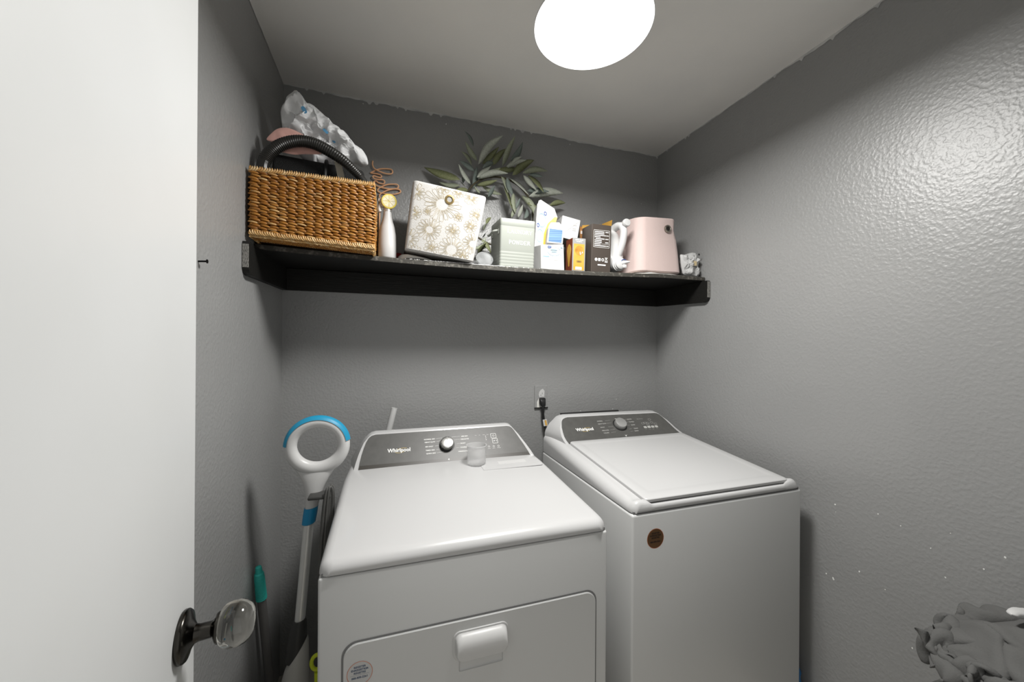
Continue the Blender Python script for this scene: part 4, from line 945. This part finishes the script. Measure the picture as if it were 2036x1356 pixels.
obj('sticker_text', xf(join(text('REGISTER', .0060, 0, .0130, .0007, 'CENTER', .00025), text('ENREGISTRER', .0060, 0, .0065, .0007, 'CENTER', .00025), text('REGISTRE', .0060, 0, .0000, .0007, 'CENTER', .00025), text('888-800-2261', .0062, 0, -.0110, .0007, 'CENTER', .00025), ribbon([(-.020, -.003), (.020, -.003)], .0004, .0007)), SD), M_SLATE, stk)

# ---- washer
ws = thing('washing_machine', (1.0365, 1.29, 0), 'white top-loading washer with round copper sticker, right of the two machines', 'washing machine')
WX0, WX1 = .687, 1.386
obj('body', rbox(WX0, WX1, .947, 1.635, .02, .8935, .007, 3), M_BODY, ws, smooth=True)
obj('seam', box(WX0 + .007, WX1 - .007, .952, 1.628, .889, .901), M_SEAM, ws)
def winset(y): return .003 + .016 * max(0, 1 - (y - .947) / .020) ** 2
wprof = [(.950, .8975), (.9485, .902), (.9490, .909), (.9515, .9145), (.9550, .9175), (.9590, .9185), (.9640, .9185)]
wfl = lambda y: .9215 + .0475 * (y - .965) / .505
def wshell():
    rings = []; n = 8
    ys = [(.9505, .8990, 0), (.9485, .9020, 0), (.9485, .9080, 0), (.9505, .9135, 0), (.954, .9160, 0), (.960, .9170, 0), (.968, .9172, .2), (.978, wfl(.978), 1)] + [(y, wfl(y), 1) for y in (1.0, 1.1, 1.2, 1.3, 1.4, 1.47, 1.55, 1.632)]
    for y, zt, full in ys:
        i = winset(y); a, b = WX0 + i, WX1 - i
        zs = zt if full == 1 else max(zt, .0 + zt + .012 * min(1, max(0, (y - .9485) / .012)) ** .5)      # corner shoulders stand proud of the front lip
        r = min(.036, max(.001, (zs - .8968) * .92)); ring = [(a, y, .8968)]
        for k in range(n + 1):
            t = pi / 2 * k / n; ring.append((a + r - r * cos(t), y, zs - r + r * sin(t)))
        ring += [(a + .052, y, zs), (a + .066, y, zt), (a + .25, y, zt), (b - .25, y, zt), (b - .066, y, zt), (b - .052, y, zs)]
        for k in range(n + 1):
            t = pi / 2 * k / n; ring.append((b - r + r * sin(t), y, zs - r + r * cos(t)))
        ring.append((b, y, .8968)); rings.append(ring)
    return loft(rings)
obj('top', wshell(), M_ENAMEL, ws, smooth=50)
lidM = frame((1.0405, .958, .9205), (1, 0, 0), (0, .512, .0487))
Ld = sqrt(.512 ** 2 + .0487 ** 2)
lid = obj('lid', xf(loft([[(x, y, z) for x, y in rrect(.598 - 2 * i, Ld - 2 * i, .014 if i < .02 else .010, 5, 0, Ld / 2)] for i, z in ((.001, .000), (0, .001), (0, .0085), (.0015, .0105), (.004, .0113), (.035, .0113), (.040, .0106), (.05, .0106))]), lidM), M_ENAMEL, ws, smooth=35, label='flat white lid')
obj('lid_gap', xf(plate(rrect(.590, .02, .004, 2, 0, .022), .004, -.0045), lidM), M_SEAM, lid)
WP, WL = panel_frame(1.0365, 1.47, .970, 1.585, 1.065)
WOUT = [(-.2950, -.002), (-.3010, .018), (-.3036, .0383), (-.3018, .062), (-.2978, .0874), (-.2900, .1120), (-.2850, .1230), (-.2770, .1320), (-.2640, .1385), (-.2498, .1418), (0, .1400), (.2300, .1365), (.2420, .1340), (.2510, .1270), (.2590, .1110), (.2680, .0880), (.2760, .0640), (.2840, .0380), (.2930, .0180), (.3050, -.002)]
wc = console(WP, WOUT, 1.632, .958, .007, WX0 + .004, WX1 - .004, 1.066, ws)
obj('control_panel', xf(plate(WOUT, .0014), WP), M_PANEL, ws, label='charcoal control panel')
obj('back_strip', rbox(.78, 1.10, 1.633, 1.645, 1.040, 1.0705, .002, 1), M_BLACK, ws)
logo(-.2350, .0600, .0225, WP, ws)
tx_ = []
for s, u, v in (('NORMAL', -.110, .1050), ('HEAVY DUTY', -.112, .0890), ('BULKY', -.108, .0690), ('DELICATES', -.108, .0510), ('COLORS', -.106, .0370)): tx_.append(text(s, .0072, u, v, .0019, 'LEFT', .0002))
for s, u, v in (('WHITES', .053, .1050), ('TOWELS', .056, .0890), ('QUICK', .058, .0710), ('CLEAN', .062, .0500), ('DRAIN', .058, .0360)): tx_.append(text(s, .0072, u, v, .0019, 'LEFT', .0002))
tx_ += [text('SOAK', .0060, -.006, .0180, .0019), text('Auto Sensing', .0062, .108, .1040, .0019)]
for k in range(4): tx_.append(plate(rrect(.0165, .012, .003, 3, .128 + k * .021, .055), .0003, .0017)); tx_.append(text('Start', .0040, .121 + k * .021, .041, .0019))
obj('panel_lettering', xf(join(*tx_), WP), M_PRINTD, ws, label='small white cycle names')
ln = []
for v in (.1075, .0915, .0715, .0535, .0395): ln.append(ribbon([(-.068, v), (-.040, v + .002)], .0007, .0019))
for v in (.1075, .0915, .0735, .0525, .0385): ln.append(ribbon([(.036, v - .001), (.051, v)], .0007, .0019))
for u, v in ((.176, .098), (.178, .080), (.155, .078), (.140, .080), (.127, .078), (.150, .066), (.195, .070)): ln.append(ribbon(rrect(.014, .009, .002, 2, u, v), .0009, .0019, True))
obj('panel_lines', xf(join(*ln), WP), M_PRINTD, ws)
dial(WP, -.002, .078, .0290, .024, ws, mat('satin_silver_plastic', (.46, .46, .45), .38, .6))
SW = FRONT(.7683, .9467, .8150)
stw = obj('sticker', xf(plate([(.0300 * cos(2 * pi * k / 40), .0300 * sin(2 * pi * k / 40)) for k in range(40)], .0004), SW), M_COPPER, ws, label='round copper foil registration sticker')
obj('sticker_ring', xf(ribbon([(.0293 * cos(2 * pi * k / 48), .0293 * sin(2 * pi * k / 48)) for k in range(48)], .0012, .0007, True), SW), M_ORANGE, stw)
obj('sticker_text', xf(join(text('REGISTER', .0066, 0, .0140, .0007, 'CENTER', .0003), text('ENREGISTRER', .0064, 0, .0070, .0007, 'CENTER', .0003), text('REGISTRE', .0066, 0, .0000, .0007, 'CENTER', .0003), text('888-800-2261', .0066, 0, -.0120, .0007, 'CENTER', .0003)), SW), mat('dark_sticker_print', (.03, .018, .012), .5), stw)

# ---- measuring cup on the dryer
cx_, cy_ = .3190, 1.405; cz_ = dtop(1.405) + .0022
cup = thing('measuring_cup', (cx_, cy_, cz_), 'small clear plastic measuring cup standing on the dryer', 'cup')
def clear_plastic():
    m = bpy.data.materials.new('frosted_clear_plastic'); m.use_nodes = True; nt = m.node_tree; nt.nodes.clear()
    out = nt.nodes.new('ShaderNodeOutputMaterial'); tr_ = nt.nodes.new('ShaderNodeBsdfTransparent'); tr_.inputs[0].default_value = (.95, .95, .95, 1)
    p = nt.nodes.new('ShaderNodeBsdfPrincipled'); p.inputs['Base Color'].default_value = (.85, .85, .85, 1); p.inputs['Roughness'].default_value = .15
    mx = nt.nodes.new('ShaderNodeMixShader'); mx.inputs[0].default_value = .30
    nt.links.new(tr_.outputs[0], mx.inputs[1]); nt.links.new(p.outputs[0], mx.inputs[2]); nt.links.new(mx.outputs[0], out.inputs[0]); return m
M_CUP = clear_plastic()
obj('bowl', lathe([(.001, 0), (.033, 0), (.0355, .003), (.037, .067), (.0385, .068), (.0385, .070), (.0355, .070), (.0342, .004), (.001, .0025)], 44, T(cx_, cy_, cz_)), M_CUP, cup, smooth=40)
obj('lip', lathe([(.0372, .0675), (.0392, .068), (.0392, .0705), (.0372, .0705), (.0372, .0675)], 44, T(cx_, cy_, cz_), False, False), M_CUP, cup, smooth=True)

# ------------------------------------------------------------------ behind the machines
ol = thing('wall_outlet', (.743, YB, 1.13), 'grey painted wall outlet with bare white socket face above the machines', 'outlet')
obj('plate', rbox(.7085, .778, YB - .006, YB - .0005, 1.072, 1.186, .002, 2), M_WALL, ol)
obj('socket_face', xf(plate([(-.010, .010), (.018, .010), (.019, .042), (.010, .052), (-.002, .046), (-.010, .036), (-.013, .022)], .0015), FRONT(.743, YB - .006, 1.117)), M_CARD, ol, label='bare white socket face')
each('socket_slot', [rbox(.7405, .7425, YB - .0082, YB - .007, 1.134, 1.139, .0003, 1), rbox(.749, .7505, YB - .0082, YB - .007, 1.142, 1.150, .0003, 1)], M_DARKHOLE, ol)
obj('worn_patch', xf(plate([(-.022, -.042), (.012, -.043), (.020, -.020), (.016, .004), (-.012, .004), (-.022, -.015)], .0008), FRONT(.743, YB - .006, 1.117)), M_PAPER, ol)
obj('lower_slot', rbox(.7085, .782, YB - .009, YB - .001, 1.0695, 1.0745, .001, 1), M_DARKHOLE, ol)
pc = thing('power_cord', (.75, YB - .02, .60), 'black washer power cord plugged into the wall outlet', 'cord')
obj('plug', loft([[(.748 + x, y, z) for x, z in rrect(w, h, .004, 3, 0, 1.098 + dz)] for y, w, h, dz in ((YB - .0068, .032, .030, .010), (YB - .016, .034, .032, .008), (YB - .026, .026, .030, 0), (YB - .030, .018, .02, -.004))]), M_BLACK, pc, smooth=True)
obj('cable', tube(spline([(.748, YB - .022, 1.092), (.747, YB - .024, 1.070), (.747, YB - .024, 1.04), (.752, YB - .026, 1.005), (.758, YB - .03, .975), (.758, YB - .04, .93), (.752, YB - .05, .85), (.75, YB - .05, .62)], 6), .0072, 10), M_BLACK, pc, smooth=True)
tgm = obj('cord_tag', loft([[(.741, YB - .036, 1.016), (.763, YB - .036, 1.019), (.763, YB - .0355, 1.019), (.741, YB - .0355, 1.016)], [(.746, YB - .040, .984), (.768, YB - .040, .985), (.768, YB - .0395, .985), (.746, YB - .0395, .984)]]), M_CARD, pc, label='white and orange warning tag')
obj('tag_print', loft([[(.7505, YB - .0375, 1.013), (.7605, YB - .0375, 1.014), (.7605, YB - .0370, 1.014), (.7505, YB - .037, 1.013)], [(.7545, YB - .0408, .987), (.7645, YB - .0408, .988), (.7645, YB - .0403, .988), (.7545, YB - .0403, .987)]]), mat('tag_orange', (.62, .36, .08), .6), tgm)
tag(obj('drain_hose_wrap', inflate([(.742, .985), (.770, .990), (.795, 1.000), (.800, .96), (.79, .90), (.775, .82), (.745, .82), (.738, .90)], 1.715, .022, 7, .008, 50, 8.0), M_PAPER, smooth=20), 'crumpled pale plastic wrap behind the left side of the washer', 'wrap')
tag(obj('drain_pipe', lathe([(.0105, 0), (.0128, 0), (.0128, 1.13), (.0105, 1.13), (.0105, 0)], 24, frame((-.335, 1.70, .02), (.95, 0, -.31), (0, 1, 0)) @ R(0, 'X') if False else (T(-.235, 1.70, .02) @ R(13.2, 'Y')), False, False), M_WHITEPL, smooth=True), 'white plastic pipe sticking up behind the dryer', 'pipe')
tag(obj('wall_nail', join(tube([(XL - .004, 1.070, 1.588), (XL + .006, 1.071, 1.589), (XL + .016, 1.073, 1.590)], .0022, 8), lathe([(.001, 0), (.0048, 0), (.0048, .0015), (.001, .0018)], 14, T(XL + .016, 1.073, 1.590) @ R(90, 'Y'))), M_STEEL, smooth=True), 'dark nail sticking out of the left wall', 'nail')

# ------------------------------------------------------------------ upright steam mop with ring handle
RY = 1.35
mp = thing('steam_mop', (-.27, 1.33, 0), 'white upright mop with ring handle and blue trim beside the dryer', 'mop')
rc = Vector((-.2170, RY, 1.0690)); n = 56; ring = []
for k in range(n):
    a = 2 * pi * k / n; ring.append(rc + Vector((.0775 * cos(a), 0, .0745 * sin(a))))
V = []; F = []; m_ = 14
for k in range(n):
    a = 2 * pi * k / n; p = ring[k]; rad = Vector((cos(a), 0, sin(a))); wid = .0185 + .003 * max(0, -sin(a))
    for q in range(m_):
        b = 2 * pi * q / m_; V.append(p + rad * wid * cos(b) + Vector((0, .019 * sin(b), 0)))
for k in range(n):
    for q in range(m_): F.append([k * m_ + q, k * m_ + (q + 1) % m_, ((k + 1) % n) * m_ + (q + 1) % m_, ((k + 1) % n) * m_ + q])
rh = obj('ring_handle', (V, F), M_WHITEPL, mp, smooth=True)
V = []; F = []; ks = 26
for k in range(ks):
    a = radians(8 + 170 * k / (ks - 1)); p = rc + Vector((.0775 * cos(a), 0, .0745 * sin(a))); rad = Vector((cos(a), 0, sin(a)))
    for q in range(9):
        b = -pi * .36 + pi * .72 * q / 8; V.append(p + rad * .0212 * cos(b) + Vector((0, .0212 * sin(b), 0)))
for k in range(ks - 1):
    for q in range(8): F.append([k * 9 + q, k * 9 + q + 1, (k + 1) * 9 + q + 1, (k + 1) * 9 + q])
obj('grip_cap', (V, F), M_BLUELT, mp, smooth=True, label='sky blue grip on top of the ring')
AX0 = Vector((-.2180, RY, 1.000)); AXN = Vector((-.2345, RY, .865)); AXB = Vector((-.2630, RY - .01, .518))
def ering(c, w, d, n=24): return [(c[0] + w * cos(2 * pi * k / n), c[1] + d * sin(2 * pi * k / n), c[2] + w * .12 * cos(2 * pi * k / n)) for k in range(n)]
obj('neck', loft([ering((-.217, RY, 1.004), .066, .014), ering((-.2185, RY, .985), .054, .017), ering((-.2215, RY, .960), .040, .019), ering((-.2250, RY, .935), .030, .0195), ering((-.2290, RY, .905), .0225, .019), ering((-.2345, RY, .868), .0185, .0185)]), M_WHITEPL, mp, smooth=True)
obj('collar', loft([ering((-.2345, RY, .872), .0205, .0205), ering((-.2375, RY, .850), .0208, .0208), ering((-.2415, RY, .822), .0198, .0198), ering((-.2418, RY, .819), .016, .016)]), M_BLUEPL, mp, smooth=True, label='blue collar')
tb_ = obj('tube', tube([AXN, (-.2418, RY, .82), AXB, (-.268, RY - .012, .46)], .0150, 24), M_TUBE, mp, smooth=True)
obj('button_hole', tube([(-.2570, RY - .0215, .566), (-.2572, RY - .013, .567)], .0042, 12), M_DARKHOLE, tb_)
obj('shroud', loft([ering((-.2635, RY - .010, .524), .0185, .0185), ering((-.2660, RY - .010, .505), .0225, .024), ering((-.2690, RY - .010, .470), .026, .028), ering((-.2710, RY - .010, .440), .0285, .030), ering((-.2740, RY - .010, .405), .028, .030)]), M_DKPL, mp, smooth=True, label='dark grey shroud at the foot of the tube')
def bring(x, z, w, d, dz): return [(x + w * cos(2 * pi * k / 28), RY - .012 + d * sin(2 * pi * k / 28), z + dz * cos(2 * pi * k / 28)) for k in range(28)]
obj('body', loft([bring(-.2690, .428, .0285, .0335, .042), bring(-.2705, .414, .0335, .036, .040), bring(-.2720, .37, .036, .040, .010), bring(-.2770, .31, .043, .046, 0), bring(-.2790, .22, .048, .050, 0), bring(-.2790, .14, .044, .046, 0), bring(-.2790, .09, .030, .03, 0)]), M_GREYPL, mp, smooth=True, label='pale grey lower body')
obj('mop_head', loft([[(x, y, z) for x, y in rrect(w, d, .02, 5, -.28, RY - .03)] for w, d, z in ((.24, .15, .004), (.25, .16, .012), (.25, .16, .035), (.20, .12, .05), (.06, .06, .06), (.05, .05, .11))]), M_GREYPL, mp, smooth=True)
random.seed(8)
for k in range(5):
    ox = k * .0072; oy = (k % 2) * .009
    pts = [(-.2060 + ox * .55, RY - .038 - oy, .52 - k * .01), (-.2040 + ox * .6, RY - .042 - oy, .70), (-.1960 + ox * .6, RY - .050 - oy, .84), (-.1870 + ox * .55, RY - .054 - oy, .925 + .004 * k), (-.1780 + ox * .35, RY - .050 - oy, .946 + .001 * k), (-.1700 + ox * .2, RY - .044 - oy, .930), (-.1745 + ox * .3, RY - .034 - oy, .86), (-.1860 + ox * .4, RY - .030 - oy, .70), (-.1940 + ox * .4, RY - .026 - oy, .50)]
    obj('power_cord', tube(spline(pts, 6), .0036, 7), M_CORD, mp, smooth=True)
obj('cord_hook', rbox(-.236, -.17, RY - .058, RY - .004, .912, .922, .004, 2), M_DKPL, mp, smooth=True)

# ------------------------------------------------------------------ teal-tipped mop pole, blue and lime bits
tp = thing('mop_pole', (-.405, 1.56, 0), 'grey pole with ribbed teal grip leaning in the left corner', 'mop')
a_, b_ = Vector((-.395, 1.585, .01)), Vector((-.4085, 1.450, .655)); dirp = (b_ - a_)
PMx = frame(a_, Vector((1, 0, 0)) - dirp.normalized() * dirp.normalized().x, dirp.cross(Vector((1, 0, 0))) if True else (0, 1, 0))
def axisM(p, d):
    d = Vector(d).normalized(); x = Vector((0, 1, 0)).cross(d).normalized(); y = d.cross(x); m = Matrix.Identity(4)
    for i in range(3): m[i][0], m[i][1], m[i][2], m[i][3] = x[i], y[i], d[i], p[i]
    return m
AM = axisM(a_, dirp); Lp = dirp.length
obj('pole', lathe([(.0135, 0), (.0135, Lp - .11), (.001, Lp - .11)], 24, AM), M_POLE, tp, smooth=True)
pr = [(.0135, Lp - .128), (.0165, Lp - .127)]
for k in range(16):
    z = Lp - .125 + k * .0055; pr += [(.0168 - .0001 * k, z), (.0158 - .0001 * k, z + .0028)]
pr += [(.0145, Lp - .034), (.0135, Lp - .028), (.0105, Lp - .024), (.0098, Lp - .010), (.0085, Lp - .003), (.001, Lp)]
obj('teal_grip', lathe(pr, 28, AM), M_TEAL, tp, smooth=25, label='teal ribbed rubber grip')
obj('pole_foot', rbox(-.415, -.300, 1.53, 1.64, .003, .03, .008, 2), M_DKPL, tp, smooth=True)
bb = thing('blue_brush', (-.30, 1.20, 0), 'blue plastic brush handle tip low beside the upright mop', 'brush')
obj('handle', tube([(-.312, 1.205, .02), (-.300, 1.205, .25), (-.286, 1.205, .405), (-.268, 1.203, .437)], [.011, .010, .0095, .006], 14), M_BLUEPL, bb, smooth=True)
obj('bristle_head', rbox(-.345, -.28, 1.19, 1.22, .002, .03, .005, 2), M_BLUEPL, bb, smooth=True)
lb = thing('lime_duster', (-.17, 1.165, 0), 'lime green hanging loop of a duster between the mop and dryer', 'duster')
obj('handle', tube([(-.178, 1.17, .01), (-.180, 1.165, .30), (-.182, 1.158, .490)], .009, 14), M_LIME, lb, smooth=True)
obj('hanging_loop', tube([(-.1835 + .014 * cos(2 * pi * k / 24), 1.156, .516 + .020 * sin(2 * pi * k / 24)) for k in range(24)], .0052, 10, closed=True), M_LIME, lb, smooth=True)
tag(obj('blue_rag', inflate([(1.398, .002), (1.392, .10), (1.398, .19), (1.408, .235), (1.424, .262), (1.437, .22), (1.448, .10), (1.45, .002)], 1.02, .055, 8, .014, 25, 9.0), M_BLUECL, smooth=True), 'blue rag stuffed between the washer and right wall', 'rag')

# ------------------------------------------------------------------ heap of clothes on a hamper at the right
HC = Vector((1.235, .36, 0))
hm = thing('laundry_hamper', (HC.x, HC.y, 0), 'grey fabric hamper standing under the heap of dark clothes', 'hamper')
obj('body', loft([[(HC.x + r * cos(2 * pi * k / 40), HC.y + r * sin(2 * pi * k / 40), z) for k in range(40)] for r, z in ((.15, .002), (.165, .01), (.178, .3), (.182, .60), (.180, .605), (.176, .60), (.172, .3), (.16, .02))]), M_HAMPER, hm, smooth=True)
ht = thing('dark_clothes', (HC.x, HC.y, .60), 'charcoal jersey clothes heaped over the hamper by the right wall', 'clothes')
import numpy as np
def drape(n, size, squeeze, seed, dome, steps=150, lift=0.0, off=(0, 0)):
    """a square of cloth let fall over the heap with a small position-based solver"""
    rng = np.random.default_rng(seed); d = size / (n - 1)
    u, v = np.meshgrid(np.arange(n), np.arange(n), indexing='ij')
    a = rng.uniform(0, 6.28); c0, s0 = np.cos(a), np.sin(a)
    gx, gy = (u - (n - 1) / 2) * d * squeeze, (v - (n - 1) / 2) * d * squeeze
    p = np.stack([HC.x + off[0] + gx * c0 - gy * s0, HC.y + off[1] + gx * s0 + gy * c0, np.full(u.shape, .90 + lift)], -1).astype(float)
    ph = rng.uniform(0, 6.28, 6); fr = rng.uniform(3, 9, (6, 2)) * rng.choice([-1, 1], (6, 2))
    for k in range(6): p[..., 2] += .016 * np.sin(u / n * fr[k, 0] * 3 + v / n * fr[k, 1] * 3 + ph[k])
    q = p.copy()
    def con(i0, i1, L, st):
        e = p[i1] - p[i0]; l = np.linalg.norm(e, axis=-1, keepdims=True) + 1e-9
        c = e * ((l - L) / l * .5 * st); p[i0] += c; p[i1] -= c
    S = slice
    pairs = []
    for o in (0, 1):
        m = (n - o) // 2 * 2
        pairs += [((S(o, o + m, 2), S(None)), (S(o + 1, o + m, 2), S(None)), d, 1.0), ((S(None), S(o, o + m, 2)), (S(None), S(o + 1, o + m, 2)), d, 1.0)]
        pairs += [((S(o, o + m, 2), S(0, n - 1)), (S(o + 1, o + m, 2), S(1, n)), d * 1.4142, .5), ((S(o, o + m, 2), S(1, n)), (S(o + 1, o + m, 2), S(0, n - 1)), d * 1.4142, .5)]
    bend = [((S(0, n - 3), S(None)), (S(3, n), S(None)), d * 3), ((S(None), S(0, n - 3)), (S(None), S(3, n)), d * 3)]
    for it in range(steps):
        vel = (p - q) * .93; q = p.copy(); p = p + vel; p[..., 2] -= .0007
        for k in range(10):
            for i0, i1, L, st in pairs: con(i0, i1, L, st)
            for i0, i1, L in bend:
                e = p[i1] - p[i0]; l = np.linalg.norm(e, axis=-1, keepdims=True) + 1e-9
                c = e * (np.minimum(0, l - L * .55) / l * .25); p[i0] += c; p[i1] -= c
            x, y = p[..., 0] - HC.x, p[..., 1] - HC.y; rad = np.hypot(x, y) + 1e-9
            zs = dome(x, y)
            inside = rad < .190
            p[..., 2] = np.where(inside & (p[..., 2] > .60), np.maximum(p[..., 2], zs), p[..., 2])
            low = (rad < .192) & (p[..., 2] <= .60)
            k_ = np.where(low, .192 / rad, 1.0)
            p[..., 0] = np.minimum(HC.x + x * k_, XR - .008); p[..., 1] = HC.y + y * k_
    V = [tuple(t) for t in p.reshape(-1, 3)]
    F = [[i * n + j, i * n + j + 1, (i + 1) * n + j + 1, (i + 1) * n + j] for i in range(n - 1) for j in range(n - 1)]
    return V, F
def dome1(x, y):
    return .636 + .195 * np.clip(1 - (x * x + y * y) / .19 ** 2, 0, 1) ** .8 + .010 * np.sin(x * 38 + 1) * np.sin(y * 33 + 2)
def cloth_part(name, g, label=None):
    o = obj(name, g, M_SHIRT, ht, smooth=179, label=label)
    m1 = o.modifiers.new('thickness', 'SOLIDIFY'); m1.thickness = .004; m1.offset = 1
    m2 = o.modifiers.new('soften', 'SUBSURF'); m2.levels = 1; m2.render_levels = 1
    return o
cloth_part('shirt', drape(54, .68, .60, 5, dome1), 'draped charcoal shirt')
cloth_part('shirt', drape(44, .50, .52, 12, lambda x, y: dome1(x, y) + .012, 120, .03, (-.03, .05)), 'upper charcoal shirt in folds')
obj('inner_pile', loft([[(HC.x + .150 * t * cos(2 * pi * k / 32), HC.y + .150 * t * sin(2 * pi * k / 32), .606 + .17 * (1 - t * t) - (.004 if t == 1 else 0)) for k in range(32)] for t in (.05, .35, .65, .9, 1)]), M_SHIRT, ht, smooth=179)
tag(obj('white_garment', inflate([(1.190, .862), (1.205, .868), (1.235, .864), (1.28, .852), (1.28, .842), (1.23, .848)], .407, .012, 8, .004, 22, 7.0), M_CARD, smooth=True), 'white garment edge showing on top of the dark clothes', 'garment')
